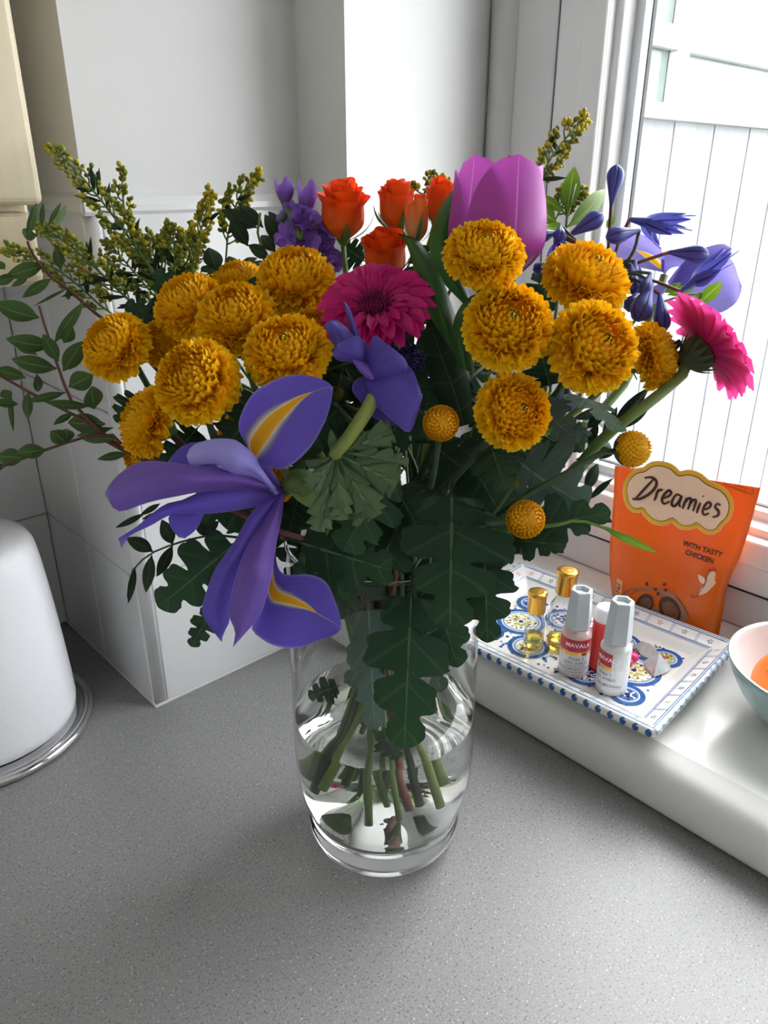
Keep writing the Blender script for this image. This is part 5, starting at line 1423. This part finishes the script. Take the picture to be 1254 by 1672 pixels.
loft('petal', k2([(700, 1300), (690, 1200), (705, 1100), (740, 1036), (800, 1080), (870, 1130)]), k2([(780, 1300), (850, 1290), (900, 1260), (925, 1210), (905, 1165), (870, 1130)]), (.437, .425), .008, 'anemone', ane, ruffle=.0035, nu=20)
loft('petal', k2([(690, 1290), (780, 1200), (880, 1180), (950, 1230), (985, 1310), (1010, 1390)]), k2([(680, 1310), (700, 1380), (760, 1450), (850, 1530), (940, 1585), (1010, 1390)]), (.440, .426), .006, 'anemone', ane, ruffle=.0035, nu=20)
loft('petal', k8([(640, 60), (560, 50), (490, 70), (470, 130), (520, 200), (580, 280)]), k8([(650, 90), (690, 150), (730, 230), (760, 300), (680, 330), (580, 280)]), (.447, .452), .004, 'anemone', ane, ruffle=.0035)
loft('petal', k2([(600, 1160), (650, 1170), (720, 1220), (760, 1290)]), k2([(640, 1230), (680, 1270), (720, 1290), (760, 1290)]), (.430, .434), .003, 'iris_purple', ane)
# dark tuft of stamens showing behind the petals
cs = P(662, 590, .460); V, Fc, uv = [], [], []
rnd = random.Random(5)
for i in range(120):
    d = Vector((rnd.gauss(0, 1), rnd.gauss(0, 1), rnd.gauss(0, 1))).normalized(); e = cs+d*.0125*rnd.uniform(.75, 1.1)
    v0, f0, u0 = tube([cs, lerp(cs, e, .86), e], [.0002, .0004, .0010], 5); k = len(V); V += v0; Fc += [tuple(q+k for q in g) for g in f0]; uv += u0
part('stamens', V, Fc, M['stamen'], ane, uv, kind='stuff')
V, Fc = lathe([(0, -.008), (.006, -.005), (.008, 0), (.006, .005), (0, .008)], 12, tuple(cs)); part('flower_center', V, Fc, M['stamen'], ane, [(.5, .5)]*len(V))
for (b, e, w_, tt) in (((548, 744), (508, 800), 44, .432), ((548, 744), (518, 868), 56, .428), ((550, 746), (560, 850), 46, .424), ((550, 744), (612, 845), 62, .424), ((552, 742), (648, 790), 64, .428), ((552, 740), (640, 705), 54, .436), ((556, 738), (668, 755), 40, .432), ((546, 742), (512, 765), 36, .44), ((552, 744), (585, 860), 40, .43)):
    leaf(ane, b, e, w_, 'frill', 'leaf_frill', .444, tt, name='bract', bend=.10, fold=.35)
leaf(ane, (545, 740), (540, 700), 16, 'lance', 'leaf_frill', .444, .438, name='bract')

# ------------------------------------------------------------------ gerberas
gerbera(614, 503, .466, 96, (-.14, .50), 'magenta gerbera facing up in the heart of the bouquet', 'm', seed=1, cone=.20)
gerbera(1148, 572, .470, 102, (.74, .50), 'bright pink gerbera seen from the side in front of the window', 'p', [(1118, 608, .472), (1060, 657, .460), (1000, 702, .462), (950, 755, .475), (900, 830, .50)], seed=2, away=.10, cone=.30)

# ------------------------------------------------------------------ roses
rose(560, 343, .512, 88, 92, (.02, .84), 'largest open orange rose beside the violet stock buds', 1)
rose(648, 335, .505, 70, 80, (-.06, .86), 'orange rose between the largest rose and the peachy rosebud', 2, openness=.6)
rose(682, 358, .484, 44, 74, (.10, .95), 'narrow peachy orange rosebud wrapped in green sepals', 3, mat='rose_pale', openness=.3)
rose(718, 327, .515, 60, 70, (.16, .85), 'orange rose partly hidden behind the tall tulip leaf', 4, openness=.5)
rose(629, 412, .500, 84, 80, (-.02, .80), 'deep orange rose right above the magenta gerbera', 5, openness=.8)

# ------------------------------------------------------------------ tulip
tb = P(806, 462, .478); ta = cam_dir(.03, .97); TR, TH = 80*.478/F_PX, 178*.478/F_PX
tpath = stem_path(tb-ta*.003, -ta, .2, seed=81)
tul = thing('tulip', 'magenta tulip with pointed petals rising behind a yellow bloom', 'tulip', base_of(tpath))
fr = frame(ta, tb, -FW)
rf = lambda h: lerp(.30, .98, math.sin(math.pi/2*min(1, h/.42))) if h < .42 else lerp(.98, .90, smooth(h, .42, 1))
taw = lambda h: 1.04 if h < .36 else 1.04*math.sqrt(max(0, 1-((h-.36)/.64)**2.1))+.01
for j in range(3):
    cup_petal(tul, fr, TR*.92, TH*(1.0, .97, 1.03)[j], j*2*math.pi/3+math.pi/2+.25+math.pi/3, taw, rf, 'tulip', .0, nu=22, nv=12, pointed=0, seed=j+90)
for j in range(3):
    cup_petal(tul, fr, TR, TH*(1.02, .93, .98)[j], j*2*math.pi/3+math.pi/2+.25, taw, rf, 'tulip', .0, nu=22, nv=12, pointed=0, seed=j+60)
add_stem(tul, tpath, [.0042, .0045, .0045], M['stem_pale'], seg=10)
loft('leaf', [(760, 500), (715, 450), (700, 400), (708, 360), (728, 325), (758, 290), (789, 268)], [(775, 500), (752, 450), (742, 400), (745, 360), (760, 325), (776, 298), (789, 268)], (.487, .490, .492), .006, 'leaf_tulip', tul, nu=20)
loft('leaf', [(800, 330), (792, 310), (786, 290), (789, 268)], [(812, 335), (806, 315), (798, 298), (789, 268)], (.498, .494), .002, 'leaf_tulip', tul)
loft('leaf', [(742, 640), (716, 560), (694, 500), (676, 440), (664, 400), (648, 380)], [(768, 620), (750, 540), (728, 470), (706, 425), (682, 392), (648, 380)], (.478, .474, .482), .008, 'leaf_tulip', tul, nu=20)
loft('leaf', [(740, 700), (712, 640), (694, 590), (692, 545), (700, 520)], [(775, 690), (765, 620), (742, 565), (722, 535), (700, 520)], (.468, .474), .006, 'leaf_dark', tul)
loft('leaf', [(750, 600), (738, 560), (742, 520), (760, 490), (784, 476)], [(775, 610), (772, 570), (776, 530), (782, 500), (784, 476)], (.462, .468), .005, 'leaf_tulip', tul)

# ------------------------------------------------------------------ violet stock
sp = [P(478, 330, .530), P(500, 400, .532), P(520, 470, .538)]; sp += stem_path(sp[-1], sp[-1]-sp[-2], .2, seed=91)[2:]
st = thing('stock_flower', 'violet stock spike with ruffled petals beside the orange rose', 'flower', base_of(sp))
add_stem(st, sp, [.0018, .003, .003], M['stem'])
rnd = random.Random(12)
def ruffle_petal(parent, c, d, up, L, W, mat, seed):
    r2 = random.Random(seed); ph = r2.uniform(0, 6); x = d.normalized(); z = (up-x*up.dot(x)).normalized(); y = z.cross(x)
    V, uv, Fc = [], [], []
    for i in range(8):
        u = i/7; w_ = W*(.25+.75*math.sin(math.pi/2*min(1, u*1.35)))*(1 if u < .8 else .86)
        for k in range(7):
            v = -1+k/3; V.append(c+x*(L*u*(1-.12*v*v))+y*(v*w_*.5)+z*(L*(.10*math.sin(5*v+ph)*u+.18*u*u+.08*math.sin(9*u+ph)))); uv.append((u, .5+.5*v))
    for i in range(7):
        for k in range(6):
            q = i*7+k; Fc.append((q, q+1, q+8, q+7))
    return part('petal', V, Fc, M[mat], parent, uv)
for j, (px, py, t, r, ax) in enumerate(((478, 356, .518, 27, (-.4, .5)), (502, 366, .516, 30, (.1, .5)), (522, 387, .522, 28, (.5, .3)), (472, 388, .514, 27, (-.5, .1)), (498, 396, .514, 30, (0, .2)), (526, 412, .520, 26, (.4, .1)), (542, 425, .524, 22, (.5, -.2)), (492, 350, .524, 24, (.1, .8)))):
    c = P(px, py, t); a = cam_dir(*ax); f2 = frame(a, c); x, y = f2.col[0].to_3d(), f2.col[1].to_3d(); R = r*t/F_PX
    V, Fc = lathe([(0, -.3*R), (.12*R, -.2*R), (.14*R, 0), (0, .1*R)], 8); fl = part('floret', [f2 @ v for v in V], Fc, M['calyx'], st, [(.5, .5)]*len(V))
    for k in range(6):
        be = k*math.pi/3+rnd.uniform(-.3, .3); rad = x*math.cos(be)+y*math.sin(be)
        ruffle_petal(fl, c, rad+a*rnd.uniform(.05, .5), a, R*rnd.uniform(.85, 1.1), R*1.0, 'stock', j*10+k)
for j, (px, py, t, w_, h_, ax) in enumerate(((465, 313, .520, 32, 42, (-.05, .97)), (502, 325, .522, 34, 58, (.12, .96)))):
    a = cam_dir(*ax); b_ = P(px, py, t)-a*h_*.5*t/F_PX; f2 = frame(a, b_, -FW)
    V, Fc = lathe(smooth_prof([(.001, -.002), (w_*.2*t/F_PX, 0), (w_*.36*t/F_PX, .4*h_*t/F_PX), (w_*.30*t/F_PX, .6*h_*t/F_PX)], 8), 12); bd_ = part('bud', [f2 @ v for v in V], Fc, M['calyx'], st, [(.5, .5)]*len(V))
    for k in range(4):
        cup_petal(bd_, f2, w_*.5*t/F_PX, h_*t/F_PX*(1 if k < 2 else .85), k*math.pi/2+.4, lambda h: .9*(1-.5*smooth(h, .6, 1)), lambda h: .35+.65*math.sin(math.pi*min(.62, h*.62)), 'stock', .2, nu=8, nv=6, seed=k)
    add_stem(st, [b_, lerp(b_, P(490, 390, .505), .5), P(490, 390, .505)], [.0014, .0016], M['stem'], name='pedicel', n=6)

# ------------------------------------------------------------------ agapanthus
ag = P(990, 468, .520); agp = [ag, P(985, 520, .52), P(960, 600, .52)]; agp += stem_path(agp[-1], agp[-1]-agp[-2], .2, seed=95)[2:]
aga = thing('agapanthus', 'blue agapanthus head with slim buds in front of the window', 'agapanthus', base_of(agp))
add_stem(aga, agp, [.0035, .004, .004], M['stem'], seg=10)
def agbud(b, e, wpx, t, node_px=None, tn=None):
    B, E = P(b[0], b[1], t), P(e[0], e[1], t-.006); ax = E-B; L = ax.length; r = wpx/2*t/F_PX
    prof = smooth_prof([(r*.22, 0), (r*.34, .12*L), (r*.62, .35*L), (r*.98, .66*L), (r*.86, .84*L), (r*.40, .96*L), (0, L)], 18)
    V, Fc = lathe(prof, 12)
    V = [Vector((v.x*(1+.10*math.cos(6*math.atan2(v.y, v.x))*(v.z/L)), v.y*(1+.10*math.cos(6*math.atan2(v.y, v.x))*(v.z/L)), v.z)) for v in V]
    f2 = frame(ax.normalized(), B, FW); o = part('bud', [f2 @ v for v in V], Fc, M['agap'], aga, [(v.z/L, (math.atan2(v.y, v.x)/6.2832*6) % 1) for v in V])
    if node_px:
        mid = P((node_px[0]+b[0])/2+(b[0]-e[0])*.25, (node_px[1]+b[1])/2+(b[1]-e[1])*.25, t+.004)
        Vs, Fs, us = tube([tuple(P(node_px[0], node_px[1], tn or t+.01)), tuple(mid), tuple(B)], [.0012, .0010, .0012], 6, 10); part('pedicel', Vs, Fs, M['stem_brown'] if (wpx % 2) else M['stem_dark'], o, us)
    return o
N0 = (992, 462)
for b, e, w_, t in (((998, 336), (1008, 268), 27, .505), ((930, 384), (986, 350), 28, .500), ((911, 379), (877, 387), 21, .495), ((1044, 376), (990, 388), 28, .498), ((1092, 412), (1158, 416), 29, .505), ((1063, 446), (1050, 480), 22, .490), ((1064, 462), (1040, 524), 36, .488), ((1077, 480), (1083, 541), 27, .492), ((898, 432), (872, 442), 20, .498), ((915, 625), (905, 668), 20, .488), ((926, 630), (930, 672), 22, .486), ((1030, 432), (1034, 480), 26, .505), ((915, 368), (913, 392), 22, .492), ((1046, 478), (1024, 505), 26, .5)):
    agbud(b, e, w_, t, N0 if e[1] < 600 else None, .518)
def agflower(b, tips, wpx, t, lab=None):
    B = P(b[0], b[1], t); mean = P(sum(p[0] for p in tips)/len(tips), sum(p[1] for p in tips)/len(tips), t-.004)
    ax = mean-B; V, Fc, uv = tube([tuple(B), tuple(B+ax*.22), tuple(B+ax*.42)], [.0014, .0026, .0040], 10, 6, caps=False)
    fl = part('flower_tube', V, Fc, M['agap'], aga, uv)
    for k, p in enumerate(tips):
        T = P(p[0], p[1], t+(-.012 if k % 2 else .010)); st_ = B+ax*.22
        Vl, Fl, ul = leaf_mesh(st_, T, wpx*t/F_PX, 'lance', None, bend=.10*(1 if k % 2 else -1), fold=.3, seed=k); part('tepal', Vl, Fl, M['agap_in'], fl, ul)
    for k in range(3):
        p = tips[k*2 % len(tips)]; T = P(p[0]+14-6*k, p[1]+4, t-.004)
        Vl, Fl, ul = tube([tuple(B+ax*.4), tuple(lerp(B, T, .75)), tuple(T)], [.0004, .0004, .0005], 5, 8); part('stamen', Vl, Fl, M['iris_pale'], fl, ul)
    Vl, Fl, ul = tube([tuple(P(*N0, .518)), tuple(P((N0[0]+b[0])/2, (N0[1]+b[1])/2-14, t)), tuple(B)], [.0012, .0010, .0013], 6, 10); part('pedicel', Vl, Fl, M['stem_brown'], aga, ul)
agflower((1028, 358), [(1122, 348), (1130, 358), (1122, 372), (1098, 384), (1078, 402), (1118, 382)], 17, .508)
agflower((1112, 476), [(1192, 406), (1196, 412), (1190, 425), (1178, 440), (1182, 404), (1170, 448)], 22, .515)
agflower((914, 380), [(890, 438), (900, 446), (912, 440), (920, 430), (905, 442), (926, 424)], 17, .492)
agflower((1036, 425), [(1010, 470), (1020, 482), (1034, 486), (1046, 476), (1050, 462), (1026, 480)], 17, .507)

# ------------------------------------------------------------------ goldenrod
goldenrod([(84, 240), (130, 285), (183, 350), (232, 418), (285, 490)], (.526, .568), 'tallest goldenrod sprig leaning towards the cream cabinet', 28, 40, 1, .22, leaves=10)
goldenrod([(201, 280), (200, 318), (212, 380), (245, 440), (285, 500)], (.546, .575), 'slim upright goldenrod sprig beside the tallest sprig', 16, 30, 2, .1)
goldenrod([(10, 408), (62, 425), (112, 452), (165, 500), (230, 545)], (.530, .578), 'low goldenrod sprig stretching over the reddish twig', 20, 36, 3, .10)
goldenrod([(58, 368), (100, 390), (150, 432), (205, 485), (260, 530)], (.506, .560), 'dense goldenrod sprig below the tallest one', 28, 42, 4, .08, leaves=10)
goldenrod([(345, 318), (332, 362), (318, 412), (310, 470)], (.518, .560), 'goldenrod sprig with yellowing buds above the yellow cluster', 22, 36, 5, .35)
goldenrod([(422, 288), (388, 325), (372, 385), (368, 440)], (.532, .562), 'goldenrod sprig with a curved tip near the violet stock', 22, 36, 6, .25)
goldenrod([(282, 372), (285, 412), (285, 470)], (.552, .572), 'short goldenrod sprig in the gap behind the yellow cluster', 18, 34, 7, .10, leaves=8)
goldenrod([(240, 395), (262, 440), (290, 500)], (.572, .584), 'bushy goldenrod sprig at the back of the dense sprays', 26, 50, 8, .06, leaves=12)
goldenrod([(955, 192), (912, 240), (885, 285), (872, 340)], .520, 'goldenrod sprig with opening yellow florets against the window frame', 18, 36, 9, .5)
goldenrod([(842, 266), (818, 290), (812, 340)], .515, 'small goldenrod sprig rising right behind the tulip', 14, 26, 10, .25)
goldenrod([(724, 298), (692, 305), (694, 345)], .530, 'tiny goldenrod sprig between the orange roses', 8, 22, 11, .3, leaves=0)
goldenrod([(950, 318), (925, 325), (905, 370)], .528, 'little goldenrod sprig among the bright green leaves', 10, 30, 12, .3, leaves=0)

goldenrod([(178, 395), (215, 440), (258, 490), (300, 540)], .590, 'dark goldenrod sprig filling the gap beside the lone yellow bloom', 24, 44, 13, .03, leaves=12)
goldenrod([(318, 385), (305, 430), (300, 500)], .606, 'dark goldenrod sprig right behind the yellow cluster', 20, 44, 14, .05, leaves=10)
# ------------------------------------------------------------------ leafy twigs
twig('leafy_twig', 'olive leafy twig standing upright beside the lone yellow bloom', [(64, 500), (74, 535), (84, 565), (95, 600), (104, 625), (113, 651), (150, 690), (215, 740)],
     [((64, 519), (-12, 494), 36), ((84, 565), (9, 553), 31), ((93, 602), (18, 586), 29), ((88, 561), (137, 492), 20), ((103, 606), (137, 556), 30), ((104, 560), (118, 532), 24), ((96, 590), (70, 545), 24), ((112, 632), (152, 612), 34), ((60, 580), (30, 560), 22)], (.512, .502), 'leaf_twig', group='leafy twigs', seed=2)
twig('leafy_twig', 'reddish leafy twig stretching far out over the kitchen roll', [(-30, 600), (0, 613), (40, 636), (70, 652), (120, 677), (160, 700), (210, 738)],
     [((43, 617), (-8, 603), 22), ((107, 641), (42, 656), 14), ((148, 663), (72, 656), 17), ((30, 660), (-14, 656), 15), ((46, 640), (45, 684), 17), ((16, 635), (22, 706), 9), ((118, 675), (87, 694), 13), ((154, 668), (150, 630), 33), ((172, 692), (110, 690), 34), ((186, 698), (124, 712), 13), ((20, 640), (0, 648), 18), ((60, 610), (62, 640), 15)], (.512, .505), 'leaf_twig', group='leafy twigs', seed=7)
twig('leafy_twig', 'lowest olive leafy twig reaching across below the reddish twig', [(-20, 772), (0, 764), (45, 745), (75, 735), (110, 722), (140, 713), (190, 712), (222, 745)],
     [((75, 734), (26, 740), 26), ((40, 748), (-6, 745), 30), ((108, 722), (82, 704), 27), ((110, 722), (108, 700), 24), ((192, 716), (134, 717), 16), ((208, 740), (158, 750), 15), ((10, 760), (-20, 768), 14)], (.508, .497), 'leaf_twig', group='leafy twigs', seed=12)
twig('leafy_twig', 'upper reddish leafy twig just under the cream cabinet', [(45, 395), (52, 412), (75, 445), (110, 472), (160, 515), (215, 560)],
     [((72, 432), (8, 452), 26), ((84, 455), (36, 486), 19), ((46, 453), (18, 468), 10), ((112, 470), (55, 500), 5), ((26, 452), (-10, 462), 18), ((44, 392), (60, 330), 13), ((68, 372), (70, 330), 9), ((78, 368), (100, 330), 8), ((88, 372), (108, 335), 10), ((62, 384), (36, 380), 20), ((8, 440), (-12, 425), 18), ((110, 474), (112, 490), 8), ((100, 440), (92, 400), 20)], (.484, .562), 'leaf_twig', group='leafy twigs', seed=17)
twig('leafy_twig', 'dark leafy twig hanging below the iris against the tiles', [(208, 975), (212, 945), (222, 924), (250, 902), (280, 890), (307, 882), (350, 874), (420, 880)],
     [((221, 926), (209, 986), 13), ((248, 906), (238, 968), 22), ((250, 901), (206, 878), 26), ((282, 890), (256, 942), 20), ((282, 889), (264, 848), 24), ((330, 874), (358, 850), 16), ((345, 872), (318, 858), 18), ((236, 838), (188, 862), 11), ((262, 822), (228, 842), 10), ((268, 836), (232, 848), 9), ((318, 880), (330, 912), 16)], (.485, .49), 'leaf_black', smat='stem_dark', group='leafy twigs', r=(.0005, .0010, .0018), jitter=.008, seed=22)
twig('ruscus_sprig', 'dark ruscus leaves between goldenrod and violet stock', [(425, 348), (420, 375), (428, 410), (435, 450)],
     [((420, 372), (362, 343), 26), ((430, 372), (392, 336), 22), ((462, 402), (432, 350), 23), ((450, 412), (426, 384), 22), ((405, 402), (378, 350), 28), ((355, 442), (340, 404), 32), ((386, 446), (374, 418), 26), ((470, 385), (438, 345), 18), ((440, 420), (405, 400), 22), ((455, 360), (470, 350), 16)], (.498, .535), 'leaf_black', smat='stem', seed=27)
twig('green_leaf_sprig', 'bright green leafy sprig catching the light beside the window frame', [(940, 300), (928, 345), (922, 380), (918, 430)],
     [((926, 346), (938, 271), 31), ((926, 371), (988, 309), 31), ((922, 347), (880, 318), 17), ((908, 362), (880, 338), 30), ((925, 375), (890, 372), 22), ((990, 372), (1004, 352), 12)], .518, 'leaf_light', smat='stem', seed=32)
twig('green_leaf_sprig', 'bright green leaves beneath the far lavender iris', [(1150, 478), (1120, 482), (1088, 492), (1040, 520)],
     [((1142, 495), (1180, 460), 24), ((1090, 482), (1140, 464), 17), ((1085, 478), (1112, 462), 14), ((1005, 520), (1012, 420), 14), ((1150, 480), (1128, 488), 12)], .548, 'leaf_light', smat='stem', seed=37)
twig('narrow_leaf_sprig', 'dark narrow leaves along the thick stem of the pink gerbera', [(1060, 632), (1020, 680), (985, 720), (950, 770), (900, 830)],
     [((998, 702), (1060, 632), 22), ((1018, 700), (1064, 655), 17), ((982, 718), (1008, 664), 15), ((958, 700), (990, 668), 18), ((955, 802), (976, 756), 21), ((962, 816), (1001, 781), 12), ((934, 684), (994, 665), 18), ((960, 830), (1000, 853), 20), ((962, 726), (976, 690), 16), ((1005, 740), (960, 738), 20), ((940, 750), (970, 750), 12), ((950, 762), (974, 748), 9)], (.484, .500), 'leaf_black', smat='stem_dark', jitter=.01, seed=42)
twig('narrow_leaf_sprig', 'pale pointed leaf poking out in front of the orange bag', [(1000, 868), (975, 858), (940, 850), (890, 860)],
     [((984, 862), (1075, 903), 14), ((982, 858), (1020, 878), 7)], .450, 'leaf_light', smat='stem', jitter=.006, seed=47)

# ------------------------------------------------------------------ lobed foliage stems (dark chrysanthemum leaves)
gather_obstacles()
SHIFTS = sorted([k*.003 for k in range(-11, 12)], key=abs)
def nearest(pts, q): return min((Vector(p) for p in pts), key=lambda p: (p-q).length)
def stalk(lf, pts, base, rnd):
    """leaf stalk from the nearest point of its stem to the blade"""
    top = nearest(pts, base); cands = []
    for k in range(10):
        j = Vector((rnd.uniform(-1, 1), rnd.uniform(-1, 1), rnd.uniform(-1, 1)))*(0 if k == 0 else .3*(base-top).length)
        cands.append(tube([tuple(lerp(top, base, .06)), tuple(lerp(top, base, .5)+j), tuple(lerp(top, base, .97))], [.0012, .0010], 6, 6))
    V, Fc, uv = best_free(cands, 14); part('leaf_stalk', V, Fc, M['stem_dark'], lf, uv)
def foliage(label, leaves, t0, seed):
    px = sum(l[0][0] for l in leaves)/len(leaves); py = sum(l[0][1] for l in leaves)/len(leaves); rnd = random.Random(seed+500)
    top = P(px, py, t0); path = stem_path(top, Vector((0, 0, -1)), .2, seed=seed)
    th = thing('chrysanthemum_foliage', label, 'foliage', base_of(path), 'dark lobed foliage stems')
    so = add_stem(th, path, [.0022, .0026, .0028], M['stem_dark']); add_obstacle([v.co.copy() for v in so.data.vertices], [tuple(p.vertices) for p in so.data.polygons])
    pts = catmull([tuple(p) for p in path], 30)[:16]
    for (b, e, w_, mat, tb, tt, kw) in leaves:
        _leaf_seed[0] += 1; cands = ((leaf_mesh(P(b[0], b[1], tb+d), P(e[0], e[1], tt+d+d2), w_*(tb+tt)/2/F_PX, 'lobed', None, seed=_leaf_seed[0], **kw)) for d in SHIFTS for d2 in (0, .008, -.008))
        V, Fc, uv = best_free(cands); lf = part('leaf', V, Fc, M[mat], th, uv); stalk(lf, pts, V[0], rnd)
    return th
foliage('dark lobed leaves hanging down in front of the vase glass', [((674, 930), (660, 1224), 152, 'leaf_dark', .490, .480, dict(bend=.04, fold=.12)), ((700, 935), (748, 1090), 96, 'leaf_dark', .500, .498, dict(bend=.04)), ((738, 775), (735, 1028), 176, 'leaf_dark', .486, .478, dict(bend=.05, fold=.1))], .51, 1)
foliage('lobed leaves beside the varnish bottles', [((790, 868), (796, 1050), 108, 'leaf_dark', .470, .460, dict(bend=.06, fold=.2)), ((812, 880), (760, 1010), 70, 'leaf_dark', .475, .465, dict(bend=.05)), ((835, 868), (998, 836), 96, 'leaf_dark', .462, .452, dict(bend=.06)), ((820, 880), (925, 890), 70, 'leaf_dark', .466, .46, dict(bend=.05)), ((905, 880), (862, 872), 40, 'leaf_dark', .47, .47, {})], .50, 2)
foliage('greyish lobed leaf under the largest bloom', [((836, 745), (960, 826), 150, 'leaf_grey', .474, .462, dict(bend=.10, roll=.3)), ((862, 650), (946, 722), 74, 'leaf_grey', .468, .460, dict(bend=.1)), ((925, 690), (966, 710), 22, 'leaf_grey', .464, .46, dict(bend=.12)), ((760, 660), (850, 720), 80, 'leaf_dark', .486, .48, {})], .505, 3)
foliage('black looking lobed leaves hanging behind the iris', [((402, 872), (258, 992), 128, 'leaf_dark', .482, .476, dict(bend=.05)), ((352, 985), (312, 1056), 52, 'leaf_dark', .480, .476, {}), ((470, 880), (640, 932), 136, 'leaf_dark', .488, .482, dict(bend=.04)), ((420, 900), (380, 1010), 90, 'leaf_dark', .49, .486, {})], .51, 4)
foliage('lobed leaves in the shady middle of the bouquet', [((640, 760), (560, 900), 130, 'leaf_dark', .492, .486, {}), ((640, 780), (700, 900), 120, 'leaf_dark', .495, .49, {}), ((560, 660), (480, 740), 100, 'leaf_dark', .486, .48, {}), ((700, 720), (800, 800), 120, 'leaf_dark', .49, .486, {}), ((680, 640), (620, 740), 100, 'leaf_dark', .49, .484, {}), ((760, 600), (700, 700), 100, 'leaf_dark', .485, .48, {}), ((760, 740), (830, 860), 110, 'leaf_dark', .486, .48, {}), ((668, 815), (610, 950), 120, 'leaf_dark', .515, .515, {}), ((610, 800), (640, 930), 110, 'leaf_dark', .52, .52, {}), ((590, 600), (640, 700), 90, 'leaf_dark', .50, .50, {}), ((560, 600), (540, 690), 80, 'leaf_dark', .51, .51, {})], .53, 5)
foliage('lobed leaves behind the yellow cluster and the iris heart', [((440, 640), (360, 740), 110, 'leaf_dark', .495, .49, {}), ((400, 760), (330, 860), 100, 'leaf_dark', .498, .495, {}), ((500, 760), (470, 880), 110, 'leaf_dark', .492, .488, {}), ((560, 540), (520, 640), 90, 'leaf_dark', .50, .495, {}), ((330, 690), (270, 760), 80, 'leaf_dark', .50, .495, {}), ((230, 640), (190, 690), 60, 'leaf_dark', .505, .50, {}), ((520, 860), (560, 980), 110, 'leaf_dark', .505, .50, {})], .53, 6)
foliage('lobed leaves at the back behind roses and tulip', [((600, 430), (560, 400), 60, 'leaf_dark', .53, .53, {}), ((700, 470), (690, 400), 70, 'leaf_dark', .53, .525, {}), ((880, 520), (900, 430), 80, 'leaf_dark', .53, .53, {}), ((900, 640), (880, 560), 90, 'leaf_dark', .51, .5, {}), ((1040, 620), (1000, 540), 80, 'leaf_dark', .525, .52, {}), ((1070, 560), (1110, 600), 60, 'leaf_black', .51, .50, {}), ((440, 560), (420, 450), 80, 'leaf_dark', .54, .54, {}), ((330, 560), (280, 470), 90, 'leaf_dark', .55, .55, {}), ((240, 560), (230, 500), 60, 'leaf_dark', .54, .54, {}), ((300, 500), (255, 440), 70, 'leaf_dark', .56, .56, {}), ((350, 490), (345, 420), 60, 'leaf_dark', .56, .56, {}), ((270, 530), (205, 495), 60, 'leaf_dark', .555, .555, {}), ((420, 470), (405, 420), 60, 'leaf_dark', .55, .55, {})], .55, 7)
foliage('pale lobed leaves pressed inside the vase glass', [((600, 960), (612, 1192), 86, 'leaf_grey', .548, .560, dict(bend=.02)), ((560, 1118), (503, 1138), 46, 'leaf_dark', .556, .552, {}), ((640, 1000), (570, 1120), 80, 'leaf_grey', .552, .556, {}), ((690, 1000), (720, 1130), 70, 'leaf_dark', .556, .56, {}), ((620, 1180), (650, 1245), 60, 'leaf_dark', .575, .58, {}), ((600, 890), (540, 1010), 110, 'leaf_dark', .53, .535, {})], .56, 8)
rnd = random.Random(44); deep = []
for iy in range(4):
    for ix in range(6):
        x0, y0 = 450+ix*85+rnd.uniform(-20, 20), 580+iy*95+rnd.uniform(-20, 20); an_ = rnd.uniform(0, 6.28)
        deep.append(((x0, y0), (x0+120*math.cos(an_), y0+120*abs(math.sin(an_))), rnd.uniform(90, 130), 'leaf_dark', .525+.012*iy, .52+.012*iy, {}))
own = [d for d in deep if 560 < d[0][0] < 720 and d[0][1] > 640][:6]
foliage('deep layer of lobed leaves hidden in the shade between the stems', own, .55, 9)
for (b, e, w_, mat, tb, tt, kw) in [d for d in deep if d not in own]:
    q = P(b[0], b[1], tb); th, pts, nl, sd = min(PENDING, key=lambda r: (nearest(r[1][3:14], q)-q).length)
    _leaf_seed[0] += 1; cands = (leaf_mesh(P(b[0]+dx, b[1]+dy, tb+d), P(e[0]+dx, e[1]+dy, tt+d), w_*tb/F_PX, 'lobed', None, seed=_leaf_seed[0]) for dx, dy in ((0, 0), (24, -12), (-24, -12), (0, -60), (45, -80), (-45, -80)) for d in SHIFTS[:13])
    V, Fc, uv = best_free(cands); lf = part('leaf', V, Fc, M[mat], th, uv); stalk(lf, pts[2:15], V[0], rnd)
for th, pts, nl, sd in PENDING:
    r2 = random.Random(sd*31+9)
    for k in range(nl):
        cands = []
        for _ in range(90):
            p = Vector(r2.choice([q for q in pts[3:14] if q[2] > RIM_Z+.045] or pts[2:5])); out = (Vector((p.x-VC.x, p.y-VC.y, 0)).normalized()+Vector((r2.uniform(-.9, .9), r2.uniform(-.9, .9), r2.uniform(-.7, .3)))).normalized()
            L_ = r2.uniform(.038, .058); cands.append(leaf_mesh(p+out*.003, p+out*L_, L_*.62, 'lobed', None, seed=sd*7+k, nrm=Vector((r2.uniform(-.4, .4), r2.uniform(-.4, .4), 1))))
        V, Fc, uv = best_free(cands); part('leaf', V, Fc, M['leaf_dark'], th, uv)
# cut stalk pieces lying at the bottom of the vase
for k, (dx, dy, a, L, c_, lab) in enumerate(((-.014, -.018, .6, .018, 'stem_brown', 'short brown cut twig lying in the vase bottom'),)):
    p = VC+Vector((dx, dy, .040)); q = p+Vector((math.cos(a)*L, math.sin(a)*L, .001))
    V, Fc, uv = tube([tuple(p), tuple(lerp(p, q, .5)), tuple(q)], [.0022, .0024], 8, 6)
    o = place('cut_twig', mesh('cut_twig', V, Fc, M[c_], uv)); o['label'] = lab; o['category'] = 'twig'
